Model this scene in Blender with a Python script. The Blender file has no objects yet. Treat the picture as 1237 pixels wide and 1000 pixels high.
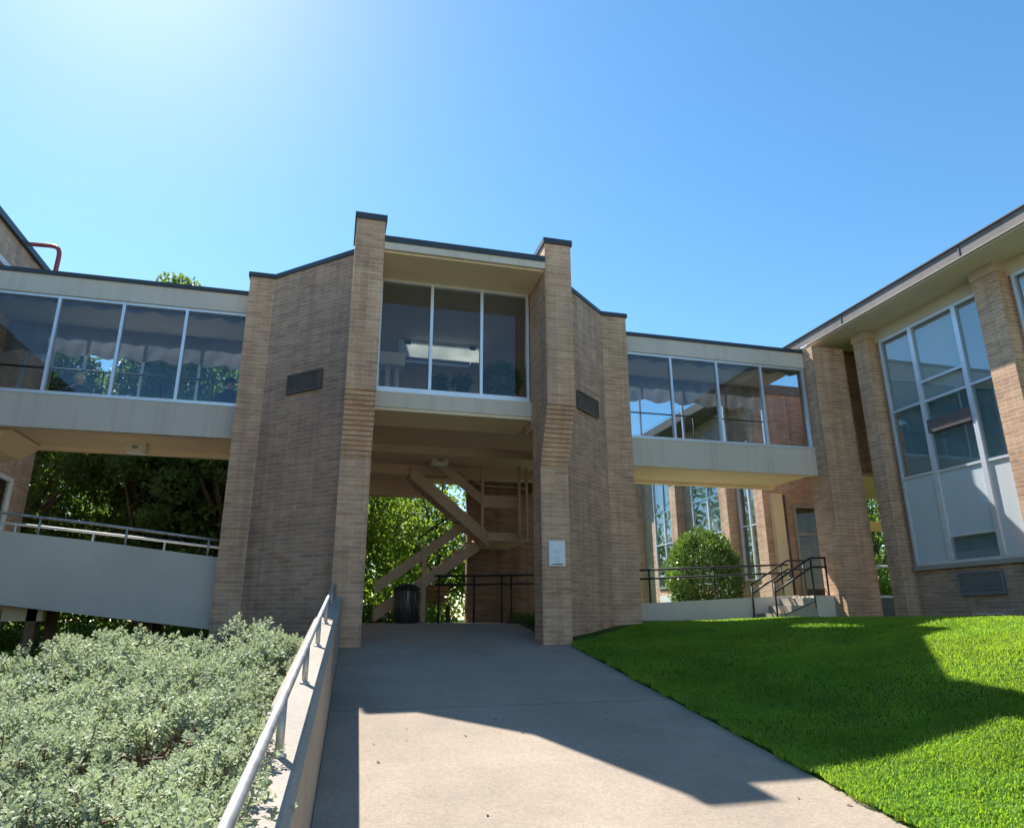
import bpy, math, random
import numpy as np
from mathutils import Vector, Matrix

random.seed(7)
RNG = np.random.default_rng(7)
S = bpy.context.scene
C = S.collection
R = math.radians
PI = math.pi

# ------------------------------------------------------------------ world, sun, camera
SUN_AZ, SUN_EL = -22.6, 50.4           # azimuth measured from +Y (path direction) towards +X
sun_dir = Vector((math.sin(R(SUN_AZ)) * math.cos(R(SUN_EL)), math.cos(R(SUN_AZ)) * math.cos(R(SUN_EL)), math.sin(R(SUN_EL))))
w = bpy.data.worlds.new("World"); S.world = w; w.use_nodes = True
nt = w.node_tree; nt.nodes.clear()
out = nt.nodes.new('ShaderNodeOutputWorld'); bg = nt.nodes.new('ShaderNodeBackground'); sky = nt.nodes.new('ShaderNodeTexSky')
sky.sky_type = 'NISHITA'; sky.sun_disc = False
sky.sun_elevation = R(SUN_EL); sky.sun_rotation = R(SUN_AZ)
sky.air_density = 1.0; sky.dust_density = 0.2; sky.ozone_density = 1.6; sky.altitude = 50
bg.inputs['Strength'].default_value = 0.15
hs_ = nt.nodes.new('ShaderNodeHueSaturation'); hs_.inputs['Saturation'].default_value = 1.24; hs_.inputs['Value'].default_value = 0.57; hs_.inputs['Hue'].default_value = 0.491
nt.links.new(sky.outputs[0], hs_.inputs['Color']); nt.links.new(hs_.outputs[0], bg.inputs[0]); nt.links.new(bg.outputs[0], out.inputs[0])
ld = bpy.data.lights.new('sun', 'SUN'); ld.energy = 3.9; ld.angle = R(0.5); ld.color = (1.0, 0.95, 0.88)
lo = bpy.data.objects.new('sun', ld); C.objects.link(lo)
lo.rotation_euler = (-sun_dir).to_track_quat('-Z', 'Y').to_euler(); lo.location = sun_dir * 60

cd = bpy.data.cameras.new('camera'); cam = bpy.data.objects.new('camera', cd); C.objects.link(cam); S.camera = cam
F, PITCH, ROLL, YAW = 825.586, R(16.7072), R(-0.2235), R(14.692)
cd.sensor_fit = 'HORIZONTAL'; cd.sensor_width = 36.0; cd.lens = F * 36.0 / 1237.0
cd.clip_start = 0.05; cd.clip_end = 2000
c_, s_ = math.cos(YAW), math.sin(YAW)
fwd0 = Vector((s_, c_, 0)); right0 = Vector((c_, -s_, 0)); up0 = Vector((0, 0, 1))
fw = math.cos(PITCH) * fwd0 + math.sin(PITCH) * up0
up = -math.sin(PITCH) * fwd0 + math.cos(PITCH) * up0
rr = math.cos(ROLL) * right0 + math.sin(ROLL) * up
uu = -math.sin(ROLL) * right0 + math.cos(ROLL) * up
cam.matrix_world = Matrix(((rr.x, uu.x, -fw.x, 0), (rr.y, uu.y, -fw.y, 0), (rr.z, uu.z, -fw.z, 0), (0, 0, 0, 1)))

S.view_settings.view_transform = 'Standard'; S.view_settings.look = 'None'
S.view_settings.gamma = 1.0; S.view_settings.use_curve_mapping = False
S.view_settings.exposure = 1.44
try:
    S.cycles.max_bounces = 8; S.cycles.diffuse_bounces = 4; S.cycles.transparent_max_bounces = 16
    S.cycles.glossy_bounces = 3; S.cycles.transmission_bounces = 6; S.cycles.use_denoising = True
    S.cycles.sample_clamp_indirect = 6.0
except Exception:
    pass

# ------------------------------------------------------------------ materials
def new_mat(name):
    m = bpy.data.materials.new(name); m.use_nodes = True
    n = m.node_tree; p = n.nodes['Principled BSDF']
    return m, n, p

def node(n, t, **kw):
    x = n.nodes.new(t)
    for k, v in kw.items():
        if k in x.inputs: x.inputs[k].default_value = v
        else: setattr(x, k, v)
    return x

def noise_col(n, scale, detail, c1, c2, lo_=0.3, hi=0.7, vec=None, rough=0.6):
    t = node(n, 'ShaderNodeTexNoise', Scale=scale, Detail=detail, Roughness=rough)
    if vec is not None: n.links.new(vec, t.inputs['Vector'])
    r = n.nodes.new('ShaderNodeValToRGB')
    r.color_ramp.elements[0].position = lo_; r.color_ramp.elements[0].color = (*c1, 1)
    r.color_ramp.elements[1].position = hi; r.color_ramp.elements[1].color = (*c2, 1)
    n.links.new(t.outputs['Fac'], r.inputs['Fac'])
    return r.outputs['Color'], t.outputs['Fac']

def mul(n, a, b, fac=1.0, mode='MULTIPLY'):
    m = n.nodes.new('ShaderNodeMix'); m.data_type = 'RGBA'; m.blend_type = mode
    m.inputs[0].default_value = fac
    n.links.new(a, m.inputs[6]); n.links.new(b, m.inputs[7])
    return m.outputs[2]

def bump(n, p, h, strength, dist=0.01):
    b = node(n, 'ShaderNodeBump', Strength=strength, Distance=dist)
    n.links.new(h, b.inputs['Height']); n.links.new(b.outputs[0], p.inputs['Normal'])
    return b

def wpos(n):
    return n.nodes.new('ShaderNodeNewGeometry').outputs['Position']

def mat_brick(name, c1, c2, mortar, stain=(0.82, 1.10), bw=0.285, bh=0.0675):
    m, n, p = new_mat(name)
    uv = n.nodes.new('ShaderNodeUVMap').outputs[0]
    # tiny wobble so that courses are not ruler-straight
    b = node(n, 'ShaderNodeTexBrick', Scale=1.0); b.offset = 0.5
    b.inputs['Mortar Size'].default_value = 0.0075; b.inputs['Mortar Smooth'].default_value = 0.15
    b.inputs['Brick Width'].default_value = bw; b.inputs['Row Height'].default_value = bh; b.inputs['Bias'].default_value = 0.0
    b.inputs['Color1'].default_value = (*c1, 1); b.inputs['Color2'].default_value = (*c2, 1); b.inputs['Mortar'].default_value = (*mortar, 1)
    wob = node(n, 'ShaderNodeTexNoise', Scale=2.3, Detail=2.0); n.links.new(uv, wob.inputs['Vector'])
    sub = n.nodes.new('ShaderNodeVectorMath'); sub.operation = 'MULTIPLY_ADD'
    sub.inputs[1].default_value = (0.006, 0.005, 0); n.links.new(wob.outputs['Color'], sub.inputs[0]); n.links.new(uv, sub.inputs[2])
    n.links.new(sub.outputs[0], b.inputs['Vector'])
    pos = wpos(n)
    st, _ = noise_col(n, 0.9, 5, (stain[0],) * 3, (stain[1],) * 3, 0.32, 0.68, pos)
    # odd darker / redder bricks: low-frequency cell noise sampled per course
    sc = n.nodes.new('ShaderNodeMapping'); sc.inputs['Scale'].default_value = (1 / bw, 1 / bh, 1); n.links.new(uv, sc.inputs[0])
    odd, _ = noise_col(n, 0.9, 2, (0.88, 0.85, 0.83), (1.06, 1.05, 1.04), 0.36, 0.6, sc.outputs[0])
    fine, ff = noise_col(n, 60, 4, (0.86,) * 3, (1.1,) * 3, 0.3, 0.7, pos)
    # vertical rain streaks
    mp = n.nodes.new('ShaderNodeMapping'); mp.inputs['Scale'].default_value = (5.0, 0.35, 1); n.links.new(uv, mp.inputs[0])
    streak, _ = noise_col(n, 1.0, 3, (0.80, 0.785, 0.79), (1.03,) * 3, 0.32, 0.55, mp.outputs[0])
    col = mul(n, mul(n, mul(n, mul(n, b.outputs['Color'], st), odd), fine), streak)
    n.links.new(col, p.inputs['Base Color'])
    p.inputs['Roughness'].default_value = 0.92; p.inputs['Specular IOR Level'].default_value = 0.2
    inv = n.nodes.new('ShaderNodeMath'); inv.operation = 'MULTIPLY_ADD'; inv.inputs[1].default_value = -1.0; inv.inputs[2].default_value = 1.0
    n.links.new(b.outputs['Fac'], inv.inputs[0])
    ad = n.nodes.new('ShaderNodeMath'); ad.operation = 'MULTIPLY_ADD'; ad.inputs[1].default_value = 0.35
    n.links.new(ff, ad.inputs[0]); n.links.new(inv.outputs[0], ad.inputs[2])
    bump(n, p, ad.outputs[0], 0.7, 0.008)
    return m

def mat_paint(name, c, rough=0.7, var=0.12, scale=1.5, bmp=0.15, spec=0.3, fine=True, streaks=False):
    m, n, p = new_mat(name)
    pos = wpos(n)
    a, _ = noise_col(n, scale, 5, tuple(x * (1 - var) for x in c), tuple(min(1, x * (1 + var)) for x in c), 0.3, 0.7, pos)
    if streaks:
        mp = n.nodes.new('ShaderNodeMapping'); mp.inputs['Scale'].default_value = (6, 6, 0.5); n.links.new(pos, mp.inputs[0])
        k, _ = noise_col(n, 1.0, 4, (0.87, 0.86, 0.84), (1, 1, 1), 0.3, 0.5, mp.outputs[0])
        a = mul(n, a, k)
    n.links.new(a, p.inputs['Base Color'])
    p.inputs['Roughness'].default_value = rough; p.inputs['Specular IOR Level'].default_value = spec
    if bmp:
        _, f = noise_col(n, 90, 3, (0,) * 3, (1,) * 3, 0.3, 0.7, pos)
        bump(n, p, f, bmp, 0.004)
    return m

def mat_metal(name, c, rough=0.4, metallic=0.8, var=0.1):
    m, n, p = new_mat(name); pos = wpos(n)
    a, f = noise_col(n, 9, 4, tuple(x * (1 - var) for x in c), tuple(min(1, x * (1 + var)) for x in c), 0.3, 0.7, pos)
    n.links.new(a, p.inputs['Base Color'])
    p.inputs['Metallic'].default_value = metallic; p.inputs['Roughness'].default_value = rough
    bump(n, p, f, 0.08, 0.004)
    return m

def mat_concrete(name, c, speck=0.12, stain=0.16, bmp=0.3, aggregate=140):
    m, n, p = new_mat(name); pos = wpos(n)
    a, _ = noise_col(n, 0.8, 6, tuple(x * (1 - stain) for x in c), tuple(x * (1 + stain * 0.7) for x in c), 0.3, 0.7, pos, 0.65)
    b, f = noise_col(n, aggregate, 3, (1 - speck * 2.2,) * 3, (1 + speck,) * 3, 0.28, 0.72, pos)
    d, _ = noise_col(n, 34, 3, (1 - speck,) * 3, (1.05,) * 3, 0.3, 0.6, pos)
    # rusty-brown blotches
    e, _ = noise_col(n, 0.55, 3, (1, 1, 1), (0.93, 0.82, 0.7), 0.62, 0.76, pos)
    n.links.new(mul(n, mul(n, mul(n, a, b), d), e), p.inputs['Base Color'])
    p.inputs['Roughness'].default_value = 0.9; p.inputs['Specular IOR Level'].default_value = 0.25
    bump(n, p, f, bmp, 0.004)
    return m

def mat_leaf(name, c1, c2, trans, tf=0.45, rough=0.55, spec=0.3, dry=None):
    m, n, p = new_mat(name)
    isl = n.nodes.new('ShaderNodeNewGeometry').outputs['Random Per Island']
    r = n.nodes.new('ShaderNodeValToRGB')
    r.color_ramp.elements[0].color = (*c1, 1); r.color_ramp.elements[1].color = (*c2, 1)
    n.links.new(isl, r.inputs['Fac'])
    if dry:
        r.color_ramp.elements[1].position = 0.90
        e_ = r.color_ramp.elements.new(0.93); e_.color = (*dry, 1)
    pos = wpos(n)
    k, _ = noise_col(n, 1.3, 3, (0.78, 0.8, 0.75), (1.12, 1.1, 1.05), 0.35, 0.65, pos)
    if dry:
        k2, _ = noise_col(n, 0.55, 4, (0.92, 1.02, 0.85), (1.2, 1.12, 0.95), 0.38, 0.66, pos)
        k = mul(n, k, k2)
    col = mul(n, r.outputs['Color'], k)
    n.links.new(col, p.inputs['Base Color'])
    p.inputs['Roughness'].default_value = rough; p.inputs['Specular IOR Level'].default_value = spec
    t = n.nodes.new('ShaderNodeBsdfTranslucent')
    tc = n.nodes.new('ShaderNodeMix'); tc.data_type = 'RGBA'; tc.blend_type = 'MULTIPLY'; tc.inputs[0].default_value = 1
    n.links.new(k, tc.inputs[6]); tc.inputs[7].default_value = (*trans, 1)
    n.links.new(tc.outputs[2], t.inputs['Color'])
    mx = n.nodes.new('ShaderNodeMixShader'); mx.inputs[0].default_value = tf
    n.links.new(p.outputs[0], mx.inputs[1]); n.links.new(t.outputs[0], mx.inputs[2])
    n.links.new(mx.outputs[0], n.nodes['Material Output'].inputs['Surface'])
    return m

def mat_glass(name, tint, refl=0.1, ior=1.5):
    m, n, p = new_mat(name); n.nodes.remove(p)
    tr = n.nodes.new('ShaderNodeBsdfTransparent'); tr.inputs[0].default_value = (*tint, 1)
    gl = n.nodes.new('ShaderNodeBsdfGlossy'); gl.inputs['Roughness'].default_value = 0.0; gl.inputs[0].default_value = (0.9, 0.95, 1, 1)
    lw = n.nodes.new('ShaderNodeLayerWeight'); lw.inputs[0].default_value = 0.5
    pw = n.nodes.new('ShaderNodeMath'); pw.operation = 'POWER'; pw.inputs[1].default_value = 4.5
    n.links.new(lw.outputs['Facing'], pw.inputs[0])
    ad = n.nodes.new('ShaderNodeMath'); ad.operation = 'MULTIPLY_ADD'; ad.inputs[1].default_value = 0.9; ad.inputs[2].default_value = refl; ad.use_clamp = True
    n.links.new(pw.outputs[0], ad.inputs[0])
    pos = wpos(n)
    ns = node(n, 'ShaderNodeTexNoise', Scale=0.7, Detail=1.0); n.links.new(pos, ns.inputs['Vector'])
    b = node(n, 'ShaderNodeBump', Strength=0.008, Distance=0.05); n.links.new(ns.outputs['Fac'], b.inputs['Height'])
    n.links.new(b.outputs[0], gl.inputs['Normal'])
    mx = n.nodes.new('ShaderNodeMixShader')
    n.links.new(ad.outputs[0], mx.inputs[0]); n.links.new(tr.outputs[0], mx.inputs[1]); n.links.new(gl.outputs[0], mx.inputs[2])
    n.links.new(mx.outputs[0], n.nodes['Material Output'].inputs['Surface'])
    return m

M = {}
M['brick'] = mat_brick('brick_tan', (0.60, 0.375, 0.255), (0.45, 0.275, 0.192), (0.61, 0.47, 0.36))
M['brick_pier'] = mat_brick('brick_pier', (0.66, 0.42, 0.275), (0.51, 0.315, 0.205), (0.67, 0.52, 0.39))
M['brick_shade'] = mat_brick('brick_shade', (0.24, 0.165, 0.115), (0.17, 0.115, 0.08), (0.24, 0.19, 0.15))  # tan brick with shade painted in, for the unlit wall behind the stair
M['brick_pink'] = mat_brick('brick_pink', (0.62, 0.43, 0.31), (0.48, 0.32, 0.225), (0.62, 0.50, 0.40))
M['fascia'] = mat_paint('fascia_paint', (0.63, 0.56, 0.48), 0.75, 0.06, 1.0, 0.1, streaks=True)
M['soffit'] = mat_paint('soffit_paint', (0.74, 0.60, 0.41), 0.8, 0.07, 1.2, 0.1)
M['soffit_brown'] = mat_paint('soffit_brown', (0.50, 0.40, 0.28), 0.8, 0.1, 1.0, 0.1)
M['soffit_grey'] = mat_paint('eave_soffit', (0.60, 0.54, 0.42), 0.8, 0.07, 1.2, 0.1)
M['coping'] = mat_paint('coping_metal', (0.035, 0.045, 0.055), 0.45, 0.2, 2.0, 0.05, 0.5)
M['alu'] = mat_metal('aluminium_frame', (0.70, 0.74, 0.80), 0.42, 0.55, 0.06)
M['white'] = mat_paint('white_paint', (0.75, 0.76, 0.76), 0.55, 0.05, 2.0, 0.05)
M['glass'] = mat_glass('corridor_glass', (0.74, 0.79, 0.82), 0.045)
M['glass_dark'] = mat_glass('tinted_glass', (0.80, 0.84, 0.85), 0.10)
M['glass_bay'] = mat_glass('bay_glass', (0.84, 0.87, 0.88), 0.03)
M['glass_dim'] = mat_glass('dim_glass', (0.7, 0.72, 0.68), 0.02)
M['glass_clear'] = mat_glass('clear_glass', (0.92, 0.94, 0.94), 0.03)
M['interior'] = mat_paint('interior_wall', (0.33, 0.31, 0.28), 0.85, 0.08, 1.0, 0)
M['carpet'] = mat_paint('carpet', (0.10, 0.09, 0.10), 0.95, 0.15, 3.0, 0.1)
M['ceil'] = mat_paint('interior_ceiling', (0.45, 0.43, 0.38), 0.85, 0.06, 1.0, 0)
M['fabric'] = mat_leaf('valance_fabric', (0.34, 0.31, 0.34), (0.36, 0.33, 0.36), (0.26, 0.25, 0.28), 0.28, 0.9, 0.1)
M['acrylic'] = mat_leaf('white_acrylic', (0.75, 0.76, 0.76), (0.76, 0.77, 0.77), (0.85, 0.86, 0.87), 0.7, 0.5, 0.3)
M['blind'] = mat_paint('window_blind', (0.78, 0.78, 0.74), 0.85, 0.05, 1.0, 0.05)
M['panel'] = mat_paint('spandrel_panel', (0.52, 0.57, 0.60), 0.35, 0.04, 1.0, 0.0, 0.5)
M['grey_brown'] = mat_paint('eave_fascia', (0.17, 0.145, 0.135), 0.6, 0.18, 1.6, 0.08, streaks=True)
M['ac'] = mat_paint('brown_metal', (0.14, 0.12, 0.115), 0.55, 0.15, 4.0, 0.05)
M['vent'] = mat_paint('vent_metal', (0.13, 0.115, 0.10), 0.55, 0.2, 4.0, 0.05)
M['vent_blue'] = mat_metal('vent_louvre', (0.24, 0.27, 0.30), 0.5, 0.4, 0.1)
M['path'] = mat_concrete('path_concrete', (0.375, 0.305, 0.235), 0.13, 0.2, 0.5, 110)
def add_joints(m, period, off):
    n = m.node_tree; p = n.nodes['Principled BSDF']; src = p.inputs['Base Color'].links[0].from_socket
    sx = n.nodes.new('ShaderNodeSeparateXYZ'); n.links.new(wpos(n), sx.inputs[0])
    ns = node(n, 'ShaderNodeTexNoise', Scale=3.0, Detail=3.0); n.links.new(wpos(n), ns.inputs['Vector'])
    a = n.nodes.new('ShaderNodeMath'); a.operation = 'MULTIPLY_ADD'; a.inputs[1].default_value = 0.012; n.links.new(ns.outputs['Fac'], a.inputs[0]); n.links.new(sx.outputs['Y'], a.inputs[2])
    b = n.nodes.new('ShaderNodeMath'); b.operation = 'ADD'; b.inputs[1].default_value = off; n.links.new(a.outputs[0], b.inputs[0])
    c = n.nodes.new('ShaderNodeMath'); c.operation = 'PINGPONG'; c.inputs[1].default_value = period / 2; n.links.new(b.outputs[0], c.inputs[0])
    r = n.nodes.new('ShaderNodeValToRGB'); r.color_ramp.elements[0].position = 0.003; r.color_ramp.elements[0].color = (.45, .43, .4, 1)
    r.color_ramp.elements[1].position = 0.012; r.color_ramp.elements[1].color = (1, 1, 1, 1); n.links.new(c.outputs[0], r.inputs['Fac'])
    n.links.new(mul(n, src, r.outputs['Color']), p.inputs['Base Color'])
add_joints(M['path'], 3.35, -3.30)
M['kerb'] = mat_concrete('wall_concrete', (0.40, 0.355, 0.30), 0.10, 0.16, 0.3)
M['wallc'] = mat_concrete('parapet_concrete', (0.64, 0.58, 0.50), 0.04, 0.09, 0.12)
M['steel'] = mat_metal('galvanised_steel', (0.44, 0.44, 0.43), 0.5, 0.7, 0.3)
M['black'] = mat_paint('black_steel', (0.018, 0.018, 0.02), 0.5, 0.25, 6.0, 0.05, 0.4)
M['stair'] = mat_paint('stair_paint', (0.44, 0.345, 0.25), 0.7, 0.1, 2.0, 0.05)
M['wood'] = mat_paint('post_timber', (0.20, 0.13, 0.085), 0.85, 0.25, 6.0, 0.2, 0.2)
M['bark'] = mat_paint('bark', (0.12, 0.09, 0.065), 0.95, 0.35, 7.0, 0.8, 0.1)
M['twig'] = mat_paint('twig', (0.26, 0.165, 0.115), 0.9, 0.35, 12.0, 0.2, 0.1)
M['red'] = mat_paint('red_pipe', (0.33, 0.055, 0.05), 0.45, 0.1, 4.0, 0.03, 0.5)
M['yellow'] = mat_paint('yellow_sign', (0.55, 0.36, 0.07), 0.5, 0.06, 3.0, 0.02)
M['sign'] = mat_paint('sign_white', (0.78, 0.84, 0.88), 0.4, 0.03, 3.0, 0.0, 0.5)
M['ink'] = mat_paint('sign_ink', (0.30, 0.36, 0.42), 0.6, 0.05, 3.0, 0.0)
M['skin'] = mat_paint('skin', (0.55, 0.36, 0.27), 0.6, 0.05, 8.0, 0.0)
M['hair'] = mat_paint('pale_hair', (0.72, 0.62, 0.42), 0.7, 0.2, 30.0, 0.2)
M['hair_dark'] = mat_paint('dark_hair', (0.03, 0.025, 0.025), 0.7, 0.3, 30.0, 0.2)
M['cloth_navy'] = mat_paint('navy_cloth', (0.025, 0.045, 0.11), 0.9, 0.2, 8.0, 0.1)
M['cloth_grey'] = mat_paint('dark_cloth', (0.07, 0.08, 0.12), 0.9, 0.2, 8.0, 0.1)
M['bin'] = mat_metal('bin_metal', (0.10, 0.10, 0.10), 0.4, 0.6, 0.2)
M['rubber'] = mat_paint('dark_plastic', (0.02, 0.02, 0.02), 0.6, 0.1, 4.0, 0.0)
M['roofing'] = mat_paint('roof_felt', (0.16, 0.15, 0.145), 0.9, 0.15, 3.0, 0.2)
M['siding'] = mat_paint('pale_siding', (0.62, 0.62, 0.58), 0.7, 0.06, 1.0, 0.05)
M['slate'] = mat_paint('teal_curtain', (0.24, 0.38, 0.38), 0.7, 0.06, 1.0, 0.05)
M['sage'] = mat_leaf('sage_leaf', (0.27, 0.34, 0.22), (0.50, 0.55, 0.44), (0.46, 0.56, 0.30), 0.3, 0.6, 0.2)
M['grass'] = mat_leaf('grass_blade', (0.085, 0.21, 0.03), (0.18, 0.33, 0.06), (0.46, 0.68, 0.05), 0.42, 0.6, 0.2, (0.30, 0.30, 0.10))
M['leaf_bright'] = mat_leaf('leaf_bright', (0.055, 0.12, 0.015), (0.12, 0.20, 0.03), (0.38, 0.54, 0.05), 0.45, 0.45, 0.3)
M['leaf_dark'] = mat_leaf('leaf_dark', (0.04, 0.075, 0.025), (0.11, 0.16, 0.05), (0.28, 0.42, 0.06), 0.4, 0.45, 0.3)
M['leaf_bush'] = mat_leaf('leaf_bush', (0.04, 0.09, 0.022), (0.11, 0.18, 0.055), (0.22, 0.38, 0.05), 0.3, 0.35, 0.5)
M['leaf_cover'] = mat_leaf('leaf_cover', (0.03, 0.07, 0.015), (0.08, 0.15, 0.03), (0.2, 0.35, 0.04), 0.35, 0.5, 0.3)

def mat_soil():
    m, n, p = new_mat('ground_turf'); pos = wpos(n)
    a, f = noise_col(n, 1.2, 6, (0.035, 0.07, 0.012), (0.07, 0.14, 0.018), 0.3, 0.7, pos)
    b, g = noise_col(n, 45, 4, (0.55,) * 3, (1.25,) * 3, 0.3, 0.7, pos)
    n.links.new(mul(n, a, b), p.inputs['Base Color']); p.inputs['Roughness'].default_value = 0.95
    p.inputs['Specular IOR Level'].default_value = 0.1
    bump(n, p, g, 0.8, 0.02)
    return m
M['turf'] = mat_soil()
def mat_mulch():
    m, n, p = new_mat('mulch'); pos = wpos(n)
    b, g = noise_col(n, 30, 5, (0.05, 0.035, 0.025), (0.16, 0.11, 0.08), 0.3, 0.7, pos)
    n.links.new(b, p.inputs['Base Color']); p.inputs['Roughness'].default_value = 0.95
    bump(n, p, g, 1.0, 0.03)
    return m
M['mulch'] = mat_mulch()

# ------------------------------------------------------------------ mesh building
class MB:
    def __init__(s): s.v = []; s.f = []; s.sm = []
    def quad(s, a, b, c, d): s.poly([a, b, c, d])
    def poly(s, pts, smooth=False):
        i = len(s.v); s.v += [tuple(p) for p in pts]; s.f.append(list(range(i, i + len(pts)))); s.sm.append(smooth)
    def box(s, x0, x1, y0, y1, z0, z1):
        if x0 > x1: x0, x1 = x1, x0
        if y0 > y1: y0, y1 = y1, y0
        if z0 > z1: z0, z1 = z1, z0
        p = [(x0, y0, z0), (x1, y0, z0), (x1, y1, z0), (x0, y1, z0), (x0, y0, z1), (x1, y0, z1), (x1, y1, z1), (x0, y1, z1)]
        for q in ((0, 3, 2, 1), (4, 5, 6, 7), (0, 1, 5, 4), (1, 2, 6, 5), (2, 3, 7, 6), (3, 0, 4, 7)):
            s.poly([p[k] for k in q])
        return s
    def prism(s, ring, z0, z1):           # ring: ccw list of (x, y); z may be callables of (x, y)
        a = z0 if callable(z0) else (lambda x, y: z0)
        b = z1 if callable(z1) else (lambda x, y: z1)
        n = len(ring)
        s.poly([(x, y, a(x, y)) for x, y in reversed(ring)])
        s.poly([(x, y, b(x, y)) for x, y in ring])
        for i in range(n):
            (x, y), (u, v) = ring[i], ring[(i + 1) % n]
            s.poly([(x, y, a(x, y)), (u, v, a(u, v)), (u, v, b(u, v)), (x, y, b(x, y))])
        return s
    def slab(s, prof, axis, lo_, hi):     # extrude a polygon profile along 'x' (profile in y,z) or 'y' (profile in x,z)
        def P(p, t): return (t, p[0], p[1]) if axis == 'x' else (p[0], t, p[1])
        n = len(prof)
        s.poly([P(p, lo_) for p in prof]); s.poly([P(p, hi) for p in reversed(prof)])
        for i in range(n):
            p, q = prof[i], prof[(i + 1) % n]
            s.poly([P(q, lo_), P(p, lo_), P(p, hi), P(q, hi)])
        return s
    def tube(s, pts, r, n=10, cap=True):
        pts = [Vector(p) for p in pts]; rs = r if isinstance(r, (list, tuple)) else [r] * len(pts)
        rings = []; prev = None
        for i, p in enumerate(pts):
            d = (pts[min(i + 1, len(pts) - 1)] - pts[max(i - 1, 0)]).normalized()
            if prev is None:
                a = d.cross(Vector((0, 0, 1)))
                if a.length < 1e-3: a = d.cross(Vector((1, 0, 0)))
            else:
                a = prev - d * prev.dot(d)
            a.normalize(); prev = a; b = d.cross(a)
            rings.append([p + (a * math.cos(2 * PI * k / n) + b * math.sin(2 * PI * k / n)) * rs[i] for k in range(n)])
        base = len(s.v)
        for rg in rings: s.v += [tuple(q) for q in rg]
        for i in range(len(rings) - 1):
            for k in range(n):
                k2 = (k + 1) % n
                s.f.append([base + i * n + k, base + i * n + k2, base + (i + 1) * n + k2, base + (i + 1) * n + k]); s.sm.append(True)
        if cap:
            s.f.append([base + k for k in reversed(range(n))]); s.sm.append(False)
            s.f.append([base + (len(rings) - 1) * n + k for k in range(n)]); s.sm.append(False)
        return s
    def lathe(s, prof, cx, cy, n=24):     # prof: (r, z) bottom to top
        base = len(s.v)
        for r_, z in prof:
            for k in range(n): s.v.append((cx + r_ * math.cos(2 * PI * k / n), cy + r_ * math.sin(2 * PI * k / n), z))
        for i in range(len(prof) - 1):
            for k in range(n):
                k2 = (k + 1) % n
                s.f.append([base + i * n + k, base + i * n + k2, base + (i + 1) * n + k2, base + (i + 1) * n + k]); s.sm.append(True)
        s.f.append([base + k for k in reversed(range(n))]); s.sm.append(False)
        s.f.append([base + (len(prof) - 1) * n + k for k in range(n)]); s.sm.append(False)
        return s
    def build(s, name, mat, parent=None, bevel=0.0):
        o0 = Vector(parent['_o']) if parent is not None and '_o' in parent else Vector((0, 0, 0))
        me = bpy.data.meshes.new(name)
        me.from_pydata([(x - o0.x, y - o0.y, z - o0.z) for x, y, z in s.v], [], s.f)
        me.polygons.foreach_set('use_smooth', s.sm)
        uvl = me.uv_layers.new(name='UVMap')
        uvs = np.zeros(len(me.loops) * 2, dtype=np.float32)
        for p in me.polygons:
            nrm = p.normal
            if abs(nrm.z) > 0.75:
                for li in p.loop_indices:
                    v = s.v[me.loops[li].vertex_index]; uvs[2 * li] = v[0]; uvs[2 * li + 1] = v[1]
            else:
                t = Vector((-nrm.y, nrm.x, 0)).normalized()
                for li in p.loop_indices:
                    v = s.v[me.loops[li].vertex_index]; uvs[2 * li] = v[0] * t.x + v[1] * t.y; uvs[2 * li + 1] = v[2]
        uvl.data.foreach_set('uv', uvs)
        me.materials.append(M[mat]); me.update()
        o = bpy.data.objects.new(name, me); C.objects.link(o)
        if parent is not None:
            o.parent = parent; o['_o'] = tuple(o0)
        if bevel:
            b = o.modifiers.new('bevel', 'BEVEL'); b.width = bevel; b.segments = 2; b.limit_method = 'ANGLE'; b.angle_limit = R(40)
        return o

def thing(name, label, cat, loc=(0, 0, 0), group=None):
    o = bpy.data.objects.new(name, None); C.objects.link(o); o.location = loc; o['_o'] = tuple(loc)
    o['label'] = label; o['category'] = cat
    if group: o['group'] = group
    return o
def tag(o, label, cat, group=None, kind=None):
    o['label'] = label; o['category'] = cat
    if group: o['group'] = group
    if kind: o['kind'] = kind
    return o
def copy_thing(o, loc, label):
    def rec(a, par):
        c = a.copy(); C.objects.link(c)
        if par is not None: c.parent = par
        for ch in a.children: rec(ch, c)
        return c
    r = rec(o, None); r.location = loc; r['label'] = label
    return r

def np_mesh(name, verts, faces, mat, parent=None, smooth=False, origin=(0, 0, 0)):
    """verts (N,3), faces (M,k) all k-gons"""
    me = bpy.data.meshes.new(name)
    verts = np.asarray(verts, dtype=np.float32) - np.asarray(origin, dtype=np.float32)
    faces = np.asarray(faces, dtype=np.int32); k = faces.shape[1]
    me.vertices.add(len(verts)); me.vertices.foreach_set('co', verts.ravel())
    me.loops.add(faces.size); me.loops.foreach_set('vertex_index', faces.ravel())
    me.polygons.add(len(faces)); me.polygons.foreach_set('loop_start', np.arange(0, faces.size, k, dtype=np.int32))
    try: me.polygons.foreach_set('loop_total', np.full(len(faces), k, dtype=np.int32))
    except Exception: pass
    if smooth: me.polygons.foreach_set('use_smooth', np.ones(len(faces), dtype=bool))
    me.materials.append(M[mat]); me.update(calc_edges=True)
    o = bpy.data.objects.new(name, me); C.objects.link(o)
    if parent is not None: o.parent = parent
    return o

def unit(a): return a / np.maximum(np.linalg.norm(a, axis=-1, keepdims=True), 1e-9)

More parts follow.
